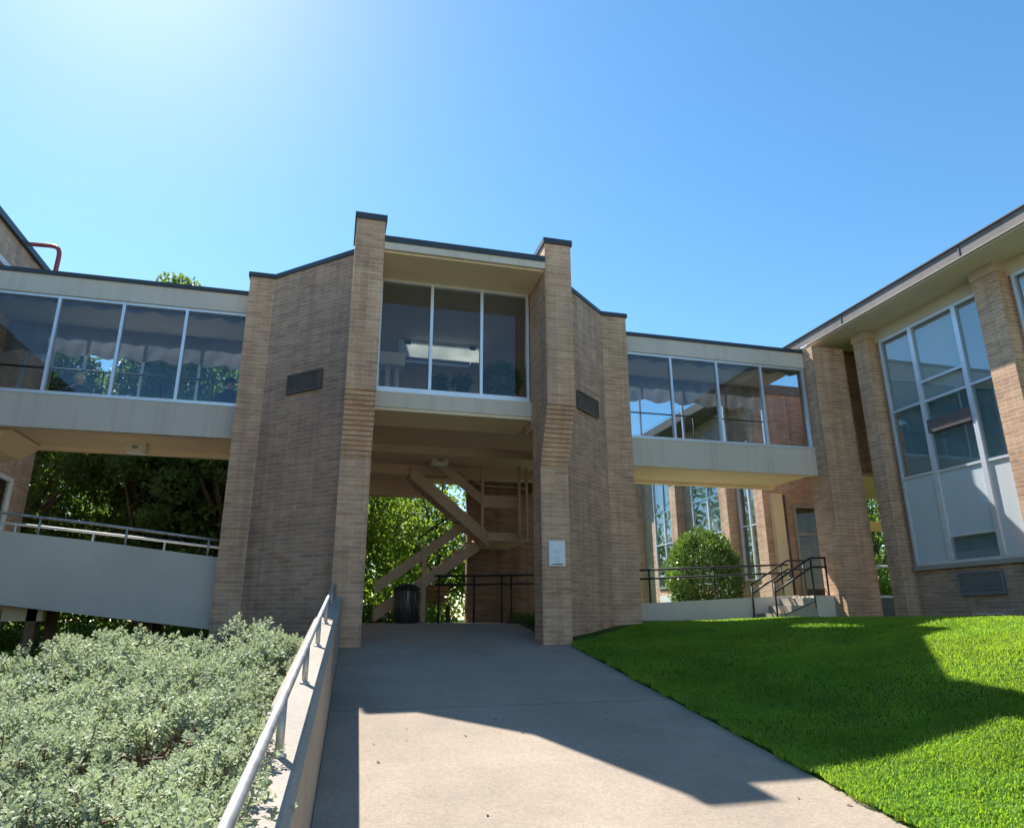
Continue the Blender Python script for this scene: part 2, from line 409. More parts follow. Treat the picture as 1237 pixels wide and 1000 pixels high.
def leaf_quads(pos, direc, length, width, droop=0.25):
    """one folded leaf (2 quads sharing the midrib... as a 6 vert strip) per position"""
    n = len(pos)
    d = unit(direc)
    rnd = unit(RNG.normal(size=(n, 3)))
    side = unit(np.cross(d, rnd)); nrm = np.cross(side, d)
    L = length[:, None]; W = width[:, None]
    a = pos
    mid = pos + d * L * 0.55 + nrm * L * 0.08
    tip = pos + d * L - nrm * L * droop
    l = mid + side * W * 0.5; r = mid - side * W * 0.5
    V = np.stack([a, r, tip, l], axis=1).reshape(-1, 3)
    Fc = np.arange(n * 4).reshape(n, 4)
    return V, Fc

# ------------------------------------------------------------------ terrain heights
def ramp(y):
    y = np.asarray(y, dtype=float)
    z = -1.56 + 0.12 * y
    z = np.where(y > 12.4, -0.072, z)
    z = np.where(y < 0.5, -1.5 + 0.02 * (y - 0.5), z)
    return z
def sstep(a, b, x):
    t = np.clip((np.asarray(x, dtype=float) - a) / (b - a), 0, 1); return t * t * (3 - 2 * t)
def path_left(y): return 0.0355 * (np.asarray(y, dtype=float) - 4.2)
def path_right(y): return np.where(np.asarray(y) < 9.9, 3.24 + 0.0366 * (np.asarray(y, dtype=float) - 3.6), 3.47)
def lawn_z(x, y):
    r0 = ramp(y); xr = path_right(y)
    t = sstep(0.0, 5.2, x - xr)
    top = -0.02 + 0.0 * y
    near = sstep(-3.0, 8.0, y)
    top = top * near + (1 - near) * (-0.75)
    return r0 + 0.03 + (top - r0 - 0.03) * t + 0.012 * np.sin(2.1 * x + 1.3 * y) * sstep(0, .6, x - xr)
def bed_z(x, y):
    return np.clip(-1.62 + 0.085 * np.asarray(y, dtype=float), -1.6, -0.45) - 0.02 * np.clip(-np.asarray(x), 0, 8)
def ground_z(x, y):
    x = np.asarray(x, dtype=float); y = np.asarray(y, dtype=float)
    zl = bed_z(x, y); zr = lawn_z(x, y)
    zc = ramp(y) - 0.08
    z = np.where(x < -0.25, zl, np.where(x > path_right(y), zr - 0.06, zc))
    far = sstep(14.0, 22.0, y)
    z = z * (1 - far) + far * np.where(x < 0, -0.4, -0.15)
    return z

def grid_mesh(name, xs, ys, fz, mat):
    X, Y = np.meshgrid(xs, ys); Z = fz(X, Y)
    V = np.stack([X, Y, Z], axis=-1).reshape(-1, 3)
    nx, ny = len(xs), len(ys)
    i = np.arange(ny - 1)[:, None] * nx + np.arange(nx - 1)[None, :]
    Fc = np.stack([i, i + 1, i + 1 + nx, i + nx], axis=-1).reshape(-1, 4)
    return np_mesh(name, V, Fc, mat, smooth=True)

xs = np.concatenate([[-600, -200, -80, -40, -20], np.arange(-14, 18.01, 0.4), [22, 30, 50, 100, 250, 600]])
ys = np.concatenate([[-600, -200, -80, -40, -20], np.arange(-12, 26.01, 0.4), [30, 40, 60, 120, 300, 600]])
g = grid_mesh('ground', xs, ys, ground_z, 'turf'); g['kind'] = 'structure'

# path sheet: follows the ramp; widens under the building
def path_sheet():
    yv = np.concatenate([np.arange(-8, 18.01, 0.25)]); V = []; Fc = []
    nxs = 8
    for j, y in enumerate(yv):
        xl = float(path_left(min(y, 9.96)))
        xr = float(path_right(y))
        if y > 10.45: xl, xr = -0.3 - min(1.2, (y - 10.45) * 1.4), 3.35 - 0.0 * y
        if y > 13.4: xr = 3.4 + min(2.0, (y - 13.4) * 2)
        for i in range(nxs + 1):
            t = i / nxs; V.append((xl + (xr - xl) * t, y, float(ramp(y))))
    for j in range(len(yv) - 1):
        for i in range(nxs):
            a = j * (nxs + 1) + i; Fc.append((a, a + 1, a + nxs + 2, a + nxs + 1))
    o = np_mesh('path', V, Fc, 'path', smooth=True); o['kind'] = 'structure'
path_sheet()

# lawn sheet (ground under the blades)
def lawn_sheet():
    yv = np.arange(-6, 12.61, 0.2); n = 34; V = []; Fc = []
    for y in yv:
        xr = float(path_right(y)); xe = 10.78
        for i in range(n + 1):
            x = xr + (xe - xr) * (i / n) ** 1.15; V.append((x, y, float(lawn_z(x, y)) if i else float(ramp(y)) - .02))
    for j in range(len(yv) - 1):
        for i in range(n):
            a = j * (n + 1) + i; Fc.append((a, a + 1, a + n + 2, a + n + 1))
    o = np_mesh('lawn', V, Fc, 'turf', smooth=True); o['kind'] = 'structure'
lawn_sheet()

M['bounce_sheet'] = mat_concrete('bounce_concrete', (0.56, 0.49, 0.41), 0.10, 0.10, 0.2)  # unseen pale sheet behind the camera, added to bounce sun onto the facades
pz = grid_mesh('bounce_sheet', np.arange(-7.0, 10.0, .7), np.arange(-46, -2.9, .7), lambda X, Y: ground_z(X, Y) + .10, 'bounce_sheet'); pz['kind'] = 'structure'
def grass_blades(name, pts, h, wd, mat='grass'):
    n = len(pts)
    a = RNG.uniform(0, 2 * PI, n); lean = RNG.uniform(0.1, 1.3, n)
    d = np.stack([np.cos(a), np.sin(a), np.zeros(n)], 1)
    sd = np.stack([-np.sin(a), np.cos(a), np.zeros(n)], 1)
    upv = np.array([0, 0, 1.0])
    H = (h * RNG.uniform(0.55, 1.25, n))[:, None]; W = (wd * RNG.uniform(0.7, 1.3, n))[:, None]
    b0 = pts - sd * W * .5; b1 = pts + sd * W * .5
    m_ = pts + upv * H * .6 + d * H * (lean * .35)[:, None]
    t_ = pts + upv * H * (1 - .25 * lean)[:, None] + d * H * lean[:, None]
    m0 = m_ - sd * W * .45; m1 = m_ + sd * W * .45
    t0 = t_ - sd * W * .06; t1 = t_ + sd * W * .06
    V = np.stack([b0, b1, m1, m0, t1, t0], 1).reshape(-1, 3)
    k = np.arange(n)[:, None] * 6
    Fc = np.concatenate([k + np.array([[0, 1, 2, 3]]), k + np.array([[3, 2, 4, 5]])], 0)
    return np_mesh(name, V, Fc, mat)

def lawn_grass():
    parts = []
    for (y0, y1, x1, dens) in ((2.6, 5.0, 7.8, 11000), (5.0, 7.5, 10.7, 6500), (7.5, 12.0, 10.7, 3000), (0.5, 2.6, 6.0, 1500)):
        n = int((y1 - y0) * (x1 - 3.2) * dens)
        y = RNG.uniform(y0, y1, n); xr = path_right(y); x = 3.15 + (x1 - 3.15) * RNG.uniform(0, 1, n)
        edge = 0.02 * np.sin(y * 9) + 0.015 * np.sin(y * 23 + 1)
        ok = x > xr - 0.03 + edge
        # behind the slanting tower wall there is no lawn
        ok &= ~((y > 9.6) & (x < 3.55 + (y - 9.95) * 1.08))
        x, y = x[ok], y[ok]
        parts.append(np.stack([x, y, lawn_z(x, y) - 0.006], 1))
    pts = np.concatenate(parts)
    far = pts[:, 1] > 7.0
    hgt = np.where(far, 0.05, 0.043); wdt = np.where(far, 0.012, 0.0075)
    # clumpy height
    cl = 0.85 + 0.18 * np.sin(pts[:, 0] * 7 + 2 * np.sin(pts[:, 1] * 5)) * np.sin(pts[:, 1] * 8)
    o = grass_blades('grass', pts, hgt * cl, wdt); tag(o, 'bright green mown lawn grass beside the concrete path', 'grass', kind='stuff')
lawn_grass()

# ------------------------------------------------------------------ central tower
FL = 3.0                                  # upper floor level
tw = thing('brick_tower', 'tall tan brick entrance tower with slanted walls over the concrete path', 'building', (1.8, 11.0, -0.1))
PX = ((0.04, 0.48), (3.08, 3.53))
COR0, COR1 = 2.30, 3.25                   # corbel from lower to upper pier face
for side, (x0, x1) in enumerate(PX):
    m = MB()
    m.box(x0, x1, 10.0, 10.42, -0.75, COR0)
    nst = 14; dz = (COR1 - COR0) / nst
    for k in range(nst):
        m.box(x0, x1, 10.0 - 0.42 * (k + 1) / nst, 10.42, COR0 + k * dz, COR0 + (k + 1) * dz - 0.016)
        m.box(x0 + .004, x1 - .004, 10.0 - 0.42 * (k + 0.6) / nst, 10.42, COR0 + (k + 1) * dz - 0.016, COR0 + (k + 1) * dz)
    m.box(x0, x1, 9.58, 10.42, COR1, 5.97)
    p = m.build('pier', 'brick_pier', tw)
    c = MB().box(x0 - .025, x1 + .025, 9.555, 10.45, 5.97, 6.07); c.build('coping', 'coping', p, 0.008)
def slant(side):
    if side == 0:
        A, B = (0.04, 10.38), (-1.28, 11.60); O0, O1 = -1.69, -1.28
        ring = [B, (0.04, 10.38), (0.26, 10.425), (0.26, 10.62), (-1.2, 11.96), (-1.28, 11.96)]
        cop = [(B[0], B[1] - .03), (0.037, 10.345), (0.26, 10.455), (0.26, 10.66), (-1.2, 11.99), (-1.28, 11.99)]
    else:
        A, B = (3.53, 10.38), (4.88, 11.60); O0, O1 = 4.88, 5.40
        ring = [(3.53, 10.38), B, (4.88, 11.96), (4.80, 11.96), (3.31, 10.62), (3.31, 10.425)]
        cop = [(3.533, 10.345), (B[0], B[1] - .03), (4.88, 11.99), (4.80, 11.99), (3.31, 10.66), (3.31, 10.455)]
    m = MB().prism(ring, -0.8, 5.78); p = m.build('slanted_wall', 'brick', tw)
    MB().prism(cop, 5.78, 5.86).build('coping', 'coping', p)
    m = MB().box(O0, O1, 11.6, 12.25, -0.8, 5.78); q = m.build('end_pier', 'brick_pier', tw)
    MB().box(O0 - (.03 if side == 0 else -.002), O1 + (.03 if side else -.002), 11.57, 12.28, 5.78, 5.86).build('coping', 'coping', q)
    # vent grille set into the slanted wall
    d = Vector((B[0] - A[0], B[1] - A[1], 0)); d.normalize()
    nrm = Vector((d.y, -d.x, 0)) if side == 1 else Vector((-d.y, d.x, 0))
    if nrm.y > 0: nrm = -nrm
    t0, t1, z0, z1 = ((0.48, 1.22, 3.52, 3.85) if side == 0 else (0.64, 1.44, 3.54, 3.88))
    def PT(t, off, z):
        q_ = Vector((A[0], A[1], 0)) + d * t + nrm * off; return (q_.x, q_.y, z)
    fr = MB()
    def obox(mb, ta, tb, oa, ob, za, zb):
        p_ = [PT(ta, oa, za), PT(tb, oa, za), PT(tb, ob, za), PT(ta, ob, za), PT(ta, oa, zb), PT(tb, oa, zb), PT(tb, ob, zb), PT(ta, ob, zb)]
        for qd in ((0, 3, 2, 1), (4, 5, 6, 7), (0, 1, 5, 4), (1, 2, 6, 5), (2, 3, 7, 6), (3, 0, 4, 7)):
            mb.poly([p_[k] for k in qd])
    e = 0.025
    obox(fr, t0, t1, 0.002, .05, z0, z0 + e); obox(fr, t0, t1, 0.002, .05, z1 - e, z1)
    obox(fr, t0, t0 + e, 0.002, .05, z0 + e, z1 - e); obox(fr, t1 - e, t1, 0.002, .05, z0 + e, z1 - e)
    v = fr.build('vent_grille', 'vent', tw)
    sl = MB(); nb = 16
    for k in range(nb):
        ta = t0 + e + (t1 - t0 - 2 * e) * k / nb
        obox(sl, ta, ta + (t1 - t0 - 2 * e) / nb * .55, .006, .036, z0 + e, z1 - e)
    sl.build('louvre', 'vent', v)
slant(0); slant(1)
# roof over the bay
m = MB().box(0.482, 3.078, 9.58, 10.70, 5.50, 5.62)
m.build('roof_fascia', 'fascia', tw)
MB().box(0.482, 3.078, 9.56, 10.9, 5.62, 5.72).build('roof_edge', 'coping', tw)
MB().box(0.482, 3.078, 9.64, 10.58, 5.470, 5.498).build('roof_soffit', 'soffit', tw)
for xa, xb in ((0.262, 0.4815), (3.0785, 3.308)): MB().box(xa, xb, 10.452, 10.9, 3.0, 5.719).build('bay_cheek', 'brick_pier', tw)
m = MB().prism([(0.3, 10.72), (3.3, 10.72), (4.75, 12.0), (4.75, 13.05), (-1.2, 13.05), (-1.2, 12.0)], 5.50, 5.70)
m.box(-1.2, 4.75, 14.25, 17.4, 5.50, 5.70); m.box(-1.2, 1.08, 13.05, 14.25, 5.50, 5.70); m.box(2.72, 4.75, 13.05, 14.25, 5.50, 5.70)
m.build('roof_slab', 'roofing', tw)
MB().box(1.04, 2.76, 13.01, 14.29, 5.705, 5.72).build('added_skylight', 'glass_clear', tw)  # roof opening added to let sun in and brighten the bulkhead
# bay spandrel, window and floor
MB().box(0.482, 3.078, 10.46, 10.66, 3.22, 3.475).build('spandrel', 'fascia', tw)
wn = MB()
gx0, gx1, gz0, gz1 = 0.50, 3.06, 3.475, 5.468
yA, yB = 10.50, 10.58
wn.box(gx0, gx1, yA, yB, gz1 - .045, gz1); wn.box(gx0, gx1, yA - .02, yB, gz0, gz0 + .085)
wn.box(gx0, gx0 + .045, yA, yB, gz0 + .085, gz1 - .045); wn.box(gx1 - .045, gx1, yA, yB, gz0 + .085, gz1 - .045)
bw_ = wn.build('window', 'alu', tw)
for xm in (1.37, 2.225):
    MB().box(xm - .024, xm + .024, yA - .01, yB, gz0 + .085, gz1 - .045).build('mullion', 'alu', bw_)
for xa, xb in ((gx0 + .045, 1.346), (1.394, 2.201), (2.249, gx1 - .045)):
    MB().box(xa, xb, 10.538, 10.546, gz0 + .085, gz1 - .045).build('pane', 'glass_bay', bw_)
# soffits over the passage: beam, recessed panel, second beam
MB().box(0.484, 3.076, 10.47, 11.40, 3.165, 3.215).build('soffit_beam', 'soffit', tw)
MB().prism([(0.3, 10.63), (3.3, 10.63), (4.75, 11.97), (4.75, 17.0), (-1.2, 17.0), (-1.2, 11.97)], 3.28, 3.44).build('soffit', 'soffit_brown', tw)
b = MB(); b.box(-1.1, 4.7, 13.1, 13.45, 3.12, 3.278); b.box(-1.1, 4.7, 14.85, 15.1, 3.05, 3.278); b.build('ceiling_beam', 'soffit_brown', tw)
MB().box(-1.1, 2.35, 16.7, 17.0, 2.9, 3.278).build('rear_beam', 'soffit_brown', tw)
# upper room
MB().box(-1.2, 4.75, 12.1, 17.0, 3.442, 3.46).build('floor', 'carpet', tw)
m = MB().prism([(0.5, 10.66), (3.06, 10.66), (4.7, 12.1), (4.7, 13.05), (-1.15, 13.05), (-1.15, 12.1)], 5.44, 5.498)
m.box(-1.15, 4.7, 14.25, 16.9, 5.44, 5.498); m.box(-1.15, 1.08, 13.05, 14.25, 5.44, 5.498); m.box(2.72, 4.7, 13.05, 14.25, 5.44, 5.498)
m.build('ceiling', 'ceil', tw)
bk = MB(); bk.box(-1.2, 0.4, 16.9, 17.1, 3.46, 5.49); bk.box(4.3, 4.75, 16.9, 17.1, 3.46, 5.49)
bk.box(0.4, 4.3, 16.9, 17.1, 3.46, 3.7); bk.box(0.4, 4.3, 16.9, 17.1, 5.36, 5.44)
bk.build('rear_wall', 'brick', tw)
for xa in (-1.25, 4.72): MB().box(xa, xa + .08, 13.7, 16.898, 3.3, 5.49).build('side_wall', 'interior', tw)
# white bulkhead and a pale column inside the upper room
bh_ = MB().box(1.04, 2.74, 12.98, 12.99, 5.08, 5.439).build('bulkhead', 'acrylic', tw)
for x in (1.16, 2.5): MB().box(x, x + .12, 12.93, 12.979, 5.34, 5.40).build('spotlight', 'black', bh_)
ic = MB().box(0.62, 1.18, 12.9, 13.3, 4.86, 5.12).build('column_capital', 'white', tw)
for x in (0.66, 0.86, 1.04): MB().tube([(x, 13.1, 3.46), (x, 13.1, 4.859)], .05, 10).build('column_shaft', 'white', ic)
# brick cross wall behind the stair
MB().box(3.16, 5.0, 16.35, 16.56, -0.3, 3.275).build('rear_block', 'brick_shade', tw)
MB().prism([(3.32, 10.63), (4.86, 11.98), (4.86, 16.9), (4.752, 16.9), (4.752, 11.97)], 3.0, 3.44).build('edge_beam', 'soffit_brown', tw)

# ------------------------------------------------------------------ sky bridges
def sky_bridge(x0, x1, mull, zb, zs, label, seed, endx):
    o = thing('sky_bridge', label, 'bridge', ((x0 + x1) / 2, 12.8, zb), 'glazed footbridges joining the tower')
    MB().box(x0, x1, 12.0, 12.12, zb, zs).build('lower_fascia', 'fascia', o)
    MB().box(x0, x1, 12.0, 12.12, 5.25, 5.59).build('upper_fascia', 'fascia', o)
    MB().box(x0, x1, 11.97, 13.72, 5.59, 5.665).build('roof_edge', 'coping', o)
    MB().box(x0, x1, 12.122, 13.55, zb + .045, zb + .14).build('soffit', 'soffit', o)
    s = MB(); s.box(x0, x1, 12.122, 12.19, zb - .0, zb + .043); s.box(x0, x1, 13.5, 13.65, zb - .02, zb + .043); s.build('soffit_trim', 'soffit', o)
    MB().box(x0, x1, 13.552, 13.65, zb + .045, 3.42).build('rear_spandrel', 'fascia', o)
    MB().box(x0, x1, 13.55, 13.65, 5.25, 5.59).build('rear_fascia', 'fascia', o)
    MB().box(x0, x1, 12.122, 13.55, 3.02, 3.06).build('floor', 'carpet', o)
    MB().box(x0, x1, 12.122, 13.548, 5.30, 5.36).build('ceiling', 'ceil', o)
    # front glazing
    f = MB(); f.box(x0, x1, 12.03, 12.10, 5.20, 5.248); f.box(x0, x1, 12.0 - .015, 12.10, zs, zs + .055)
    fr = f.build('window', 'alu', o)
    for xm in mull: MB().box(xm - .024, xm + .024, 12.018, 12.10, zs + .055, 5.20).build('mullion', 'alu', fr)
    ed = [x0] + [v for v in mull] + [x1]
    for a, b_ in zip(ed[:-1], ed[1:]):
        if b_ - a > 0.1: MB().box(a + .024, b_ - .024, 12.058, 12.066, zs + .055, 5.20).build('pane', 'glass', fr)
    # rear glazing
    f = MB(); f.box(x0, x1, 13.56, 13.63, 5.20, 5.248); f.box(x0, x1, 13.56, 13.63, 3.42, 3.47)
    r_ = f.build('rear_window', 'alu', o)
    for xm in mull: MB().box(xm - .02, xm + .02, 13.565, 13.63, 3.47, 5.20).build('mullion', 'alu', r_)
    MB().box(x0, x1, 13.595, 13.603, 3.47, 5.20).build('pane', 'glass_clear', r_)
    rl = MB(); rl.tube([(x0, 13.46, 4.42), (x1, 13.46, 4.42)], .018, 8)
    for xm in np.arange(x0 + .5, x1, 1.9): rl.tube([(xm, 13.46, 3.06), (xm, 13.46, 4.42)], .014, 6)
    rl.build('inner_rail', 'black', o)
    MB().box(x0, x1, 13.36, 13.54, 3.60, 3.63).build('inner_ledge', 'white', o)
    # scalloped valances at both window lines
    for nm, y, zt, dp, n in (('rear_valance', 13.50, 5.298, 0.62, int((x1 - x0) / .55)), ('front_valance', 12.16, 5.298, 0.20, int((x1 - x0) / .5))):
        V = []; Fc = []; cols = n * 10
        for i in range(cols + 1):
            t = i / cols; x = x0 + .002 + (x1 - x0 - .004) * t; ph = (t * n) % 1.0
            zbm = zt - dp + 0.10 * (abs(2 * ph - 1) ** 1.6) * (1 if dp > .3 else .9) - 0.0
            for k in range(7):
                s_ = k / 6; z = zt + (zbm - zt) * s_
                V.append((x, y + 0.02 * math.sin(t * n * 2 * PI * 2 + s_ * 2) + 0.018 * math.sin(s_ * 9 + ph * 4), z))
        for i in range(cols):
            for k in range(6):
                a = i * 7 + k; Fc.append((a, a + 1, a + 8, a + 7))
        ob = np_mesh(nm, V, Fc, 'fabric', o, True, o['_o'])
    return o
sky_bridge(-8.6, -1.692, (-7.66, -6.67, -5.68, -4.69, -3.71, -2.715), 2.94, 3.50, 'glazed sky bridge left of the brick tower, above the grey ramp', 1, -6)
sky_bridge(5.402, 9.778, (6.555, 7.62, 8.685, 9.74), 2.86, 3.41, 'glazed sky bridge right of the brick tower, above the lawn and steps', 2, 10)

# ------------------------------------------------------------------ right (east) building
eb = thing('office_building', 'near tan brick wing at right with deep eaves and tall gridded windows', 'building', (11.5, 3.0, 0))
WX = 10.78
Y_END = 11.31
m = MB()
m.box(WX + .02, 20, -14.0, Y_END, -0.8, 0.85)
m.box(WX + .02, 20, -14.0, Y_END, 5.52, 5.78)
bays = [(8.45, 10.86)]
for k in range(1, 8): bays.append((8.45 - 2.97 * k, 10.86 - 2.97 * k))
piers = [(10.86, Y_END)] + [(b[1] - 2.97 + .0, b[0]) for b in bays]
for (a, b_) in piers: m.box(WX + .02, 12.0, a, b_, 0.85, 5.52)
m.box(12.0, 12.1, -14, 8.5, 0.85, 5.52)
m.box(WX + .021, 14, Y_END - .12, Y_END - .002, .85, 5.52)
m.build('wall', 'brick', eb)
MB().box(WX - .01, WX + .018, -13, 10.995, 5.52, 5.779).build('frieze', 'soffit_grey', eb)
for (a, b_) in piers[:6]:
    a2 = max(a, b_ - .42); 
    if b_ == Y_END: a2, b2 = 10.98, Y_END
    else: a2, b2 = b_ - .48, b_ - .04
    pl = MB().box(10.52, WX + .018, a2, b2, -0.8, 5.60).build('pilaster', 'brick_pier', eb)
    MB().box(10.50, WX + .016, a2 - .02, b2 + .02, 5.602, 5.778).build('capital', 'soffit_brown', pl)
MB().box(9.97, 20, -14, 12.02, 5.78, 5.80).build('soffit', 'soffit_grey', eb)
e = MB().box(9.95, 20, -14.0, 12.95, 5.83, 6.05).build('eave_fascia', 'grey_brown', eb)
MB().box(9.93, 9.98, -14.0, 12.0, 5.805, 5.83).build('drip_edge', 'kerb', e)
sm = MB()
for y in (10.9, 8.05, 5.1, 2.1, -.9): sm.box(9.938, 9.952, y - .012, y + .012, 5.832, 6.06)
sm.box(9.92, 20, -14.0, 12.97, 6.052, 6.075); sm.build('roof_edge', 'coping', e)
# flashing where the two roofs meet
fl = MB(); fl.tube([(9.72, 11.95, 5.685), (9.86, 11.98, 5.72), (9.93, 11.97, 5.80)], [.02, .05, .03], 7); fl.build('flashing', 'alu', eb)
def bay(y0, y1, detail):
    ya, yb = y0 + .0, y1
    f = MB(); x0, x1 = WX - .035, WX + .05; z0, z1 = .93, 5.515
    f.box(x0, x1, ya, yb, z1 - .05, z1); f.box(x0, x1, ya, yb, z0, z0 + .05)
    f.box(x0, x1, ya, ya + .05, z0 + .05, z1 - .05); f.box(x0, x1, yb - .05, yb, z0 + .05, z1 - .05)
    wnd = f.build('window', 'alu', eb)
    m1, m2 = yb - .80, ya + .60
    for ym in (m1, m2): MB().box(x0 - .012, x1, ym - .045, ym + .045, z0 + .05, z1 - .05).build('mullion', 'alu', wnd)
    cols = [(m1 + .045, yb - .05), (m2 + .045, m1 - .045), (ya + .05, m2 - .045)]
    tz = [[3.95, 2.60], [4.33, 3.94, 2.58, 1.40], [3.95, 2.57]]
    for (a, b_), zz in zip(cols, tz):
        for z in zz: MB().box(x0 + .005, x1, a, b_, z - .022, z + .022).build('transom', 'alu', wnd)
    for (a, b_) in cols: MB().box(WX - .004, WX + .004, a, b_, 2.60, z1 - .05).build('pane', 'glass_dark', wnd)
    pn = MB()
    for i, (a, b_) in enumerate(cols):
        pn.box(WX - .002, WX + .012, a, b_, z0 + .05 if i != 1 else 1.42, 2.578 if i != 0 else 2.58)
    pn.build('spandrel_panel', 'panel', wnd)
    a, b_ = cols[1]
    MB().box(WX - .004, WX + .004, a, b_, z0 + .05, 1.378).build('pane', 'glass_dark', wnd)
    MB().box(WX - .07, WX + .12, a + .003, b_ - .003, 3.32, 3.56).build('air_conditioner', 'ac', wnd)
    MB().box(WX + .055, WX + .065, ya + .06, yb - .06, 3.98, 5.45).build('blind', 'blind', wnd)
    MB().box(WX + .05, WX + .06, a + .003, b_ - .003, z0 + .05, 1.37).build('hopper_panel', 'panel', wnd)
    MB().box(WX + .14, WX + .15, ya + .06, yb - .06, 2.6, 3.97).build('curtain', 'slate', wnd)
    MB().box(WX - .05, WX + .019, ya - .04, yb + .04, .85, .928).build('sill', 'kerb', eb)
    if detail:
        v = MB(); ya2, yb2, za, zb = 9.15, 10.02, .37, .76
        v.box(WX - .03, WX + .019, ya2, yb2, za, za + .03); v.box(WX - .03, WX + .019, ya2, yb2, zb - .03, zb)
        v.box(WX - .03, WX + .019, ya2, ya2 + .03, za + .03, zb - .03); v.box(WX - .03, WX + .019, yb2 - .03, yb2, za + .03, zb - .03)
        vv = v.build('wall_vent', 'vent_blue', eb)
        s = MB()
        for k in range(8): s.box(WX - .015, WX + .019, ya2 + .03, yb2 - .03, za + .035 + k * .041, za + .035 + k * .041 + .024)
        s.build('louvre', 'vent_blue', vv)
        v = MB(); v.box(WX - .02, WX + .019, 9.3, 9.85, .045, .06); v.box(WX - .02, WX + .019, 9.3, 9.85, -.06, -.045)
        for y in (9.3, 9.565, 9.835): v.box(WX - .02, WX + .019, y, y + .015, -.045, .045)
        cv = v.build('crawl_vent', 'white', eb)
        MB().box(WX + .010, WX + .019, 9.316, 9.834, -.045, .045).build('opening', 'black', cv)
for i, (a, b_) in enumerate(bays): bay(a, b_, i == 0)

# ------------------------------------------------------------------ rear wing, joined by a brick column and an upper link
rw = thing('brick_wing', 'sunlit rear brick wing behind the right bridge with narrow tall windows', 'building', (11.6, 18, 0))
cm = MB().box(9.79, 10.60, 11.70, 12.28, -0.5, 5.66).build('corner_column', 'brick_pier', rw)
MB().prism([(10.62, 12.30), (13.6, 12.30), (14.6, 14.9), (12.45, 14.9), (11.02, 12.92)], 3.05, 6.1).build('upper_link', 'brick', rw)
MB().prism([(10.64, 12.34), (13.55, 12.34), (14.55, 14.88), (12.5, 14.88), (11.05, 12.92)], 2.98, 3.048).build('link_soffit', 'soffit', rw)
m = MB(); m.box(10.7, 12.7, 14.95, 26, -0.4, .95); m.box(10.7, 12.7, 14.95, 26, 4.6, 5.7)
wb = [(20.05, 21.5), (17.05, 18.9), (15.42, 16.4)]
edges = [26, 21.5, 20.05, 18.9, 17.05, 16.4, 15.42, 14.95]
for a, b_ in ((21.5, 26), (18.9, 20.05), (16.4, 17.05), (14.95, 15.42)): m.box(10.7, 12.7, a, b_, .95, 4.6)
for a, b_ in wb: m.box(11.3, 12.7, a, b_, .95, 4.6)
m.build('wall', 'brick_pink', rw)
for a, b_ in ((22.45, 22.85), (19.45, 19.85), (16.55, 16.95), (14.93, 15.32)):
    MB().box(10.42, 10.698, a, b_, -0.4, 5.6).build('pilaster', 'brick_pink', rw)
MB().box(9.9, 13, 14.9, 26, 5.7, 5.95).build('eave', 'grey_brown', rw)
for a, b_ in wb:
    f = MB(); z0, z1 = .95, 4.6; x0, x1 = 10.66, 10.74
    for (p_, q_) in ((a, a + .05), (b_ - .05, b_), ((a + b_) / 2 - .03, (a + b_) / 2 + .03)): f.box(x0, x1, p_, q_, z0, z1)
    for z in (z0 + .02, 2.35, 3.4, z1 - .02): f.box(x0 + .003, x1 - .003, a + .05, (a + b_) / 2 - .03, z - .02, z + .02); f.box(x0 + .003, x1 - .003, (a + b_) / 2 + .03, b_ - .05, z - .02, z + .02)
    wnd = f.build('window', 'alu', rw)
    MB().box(10.695, 10.703, a + .05, b_ - .05, z0 + .02, z1 - .02).build('pane', 'glass_dark', wnd)
    MB().box(10.78, 10.79, a + .05, b_ - .05, z0 + .1, 2.3).build('blind', 'ceil', wnd)
    MB().box(10.83, 10.84, a + .05, b_ - .05, 2.42, z1 - .05).build('blind', 'blind', wnd)
MB().box(10.64, 10.698, 20.6, 21.4, .35, .72).build('wall_vent', 'white', rw)
d = MB(); d.box(11.25, 12.35, 14.88, 14.948, 0.36, 0.40)
for (xa, xb, za, zb) in ((11.25, 11.32, .4, 2.75), (12.28, 12.35, .4, 2.75), (11.32, 12.28, 2.68, 2.75), (11.32, 12.28, 1.98, 2.05)): d.box(xa, xb, 14.89, 14.948, za, zb)
dr = d.build('door', 'interior', rw)
MB().box(11.32, 12.28, 14.925, 14.933, .4, 2.68).build('pane', 'glass_dim', dr)
MB().box(11.2, 12.6, 15.6, 15.7, .3, 3).build('door_back', 'interior', rw)
MB().tube([(11.02, 14.90, 0.3), (11.02, 14.90, 3.0)], .03, 8).build('downpipe', 'ac', rw)
MB().box(10.62, 10.9, 14.80, 14.93, 0.0, 3.0).build('cream_column', 'soffit', rw)

# ------------------------------------------------------------------ left building
lb = thing('brick_building', 'brick building at far left edge with dark flat roof and red pipe', 'building', (-9, 13.5, -0.6))
m = MB(); m.box(-14, -6.0, 12.14, 15.7, -1.6, 1.35); m.box(-14, -6.0, 12.14, 15.7, 2.62, 6.75)
m.box(-14, -6.0, 14.95, 15.7, 1.35, 2.62); m.box(-14, -6.2, 12.14, 14.95, 1.35, 2.62); m.box(-14, -6.0, 12.14, 12.9, 1.35, 2.62)
m.build('wall', 'brick_pink', lb)
MB().box(-14.05, -5.93, 12.1, 15.76, 6.75, 6.87).build('roof_edge', 'coping', lb)
f = MB()
for (ya, yb, za, zb) in ((12.9, 12.98, 1.35, 2.62), (14.87, 14.95, 1.35, 2.62), (12.98, 14.87, 2.54, 2.62), (12.98, 14.87, 1.35, 1.43)): f.box(-6.06, -5.98, ya, yb, za, zb)
wnd = f.build('window', 'white', lb)
MB().box(-6.03, -6.022, 12.98, 14.87, 1.43, 2.54).build('pane', 'glass_dark', wnd)
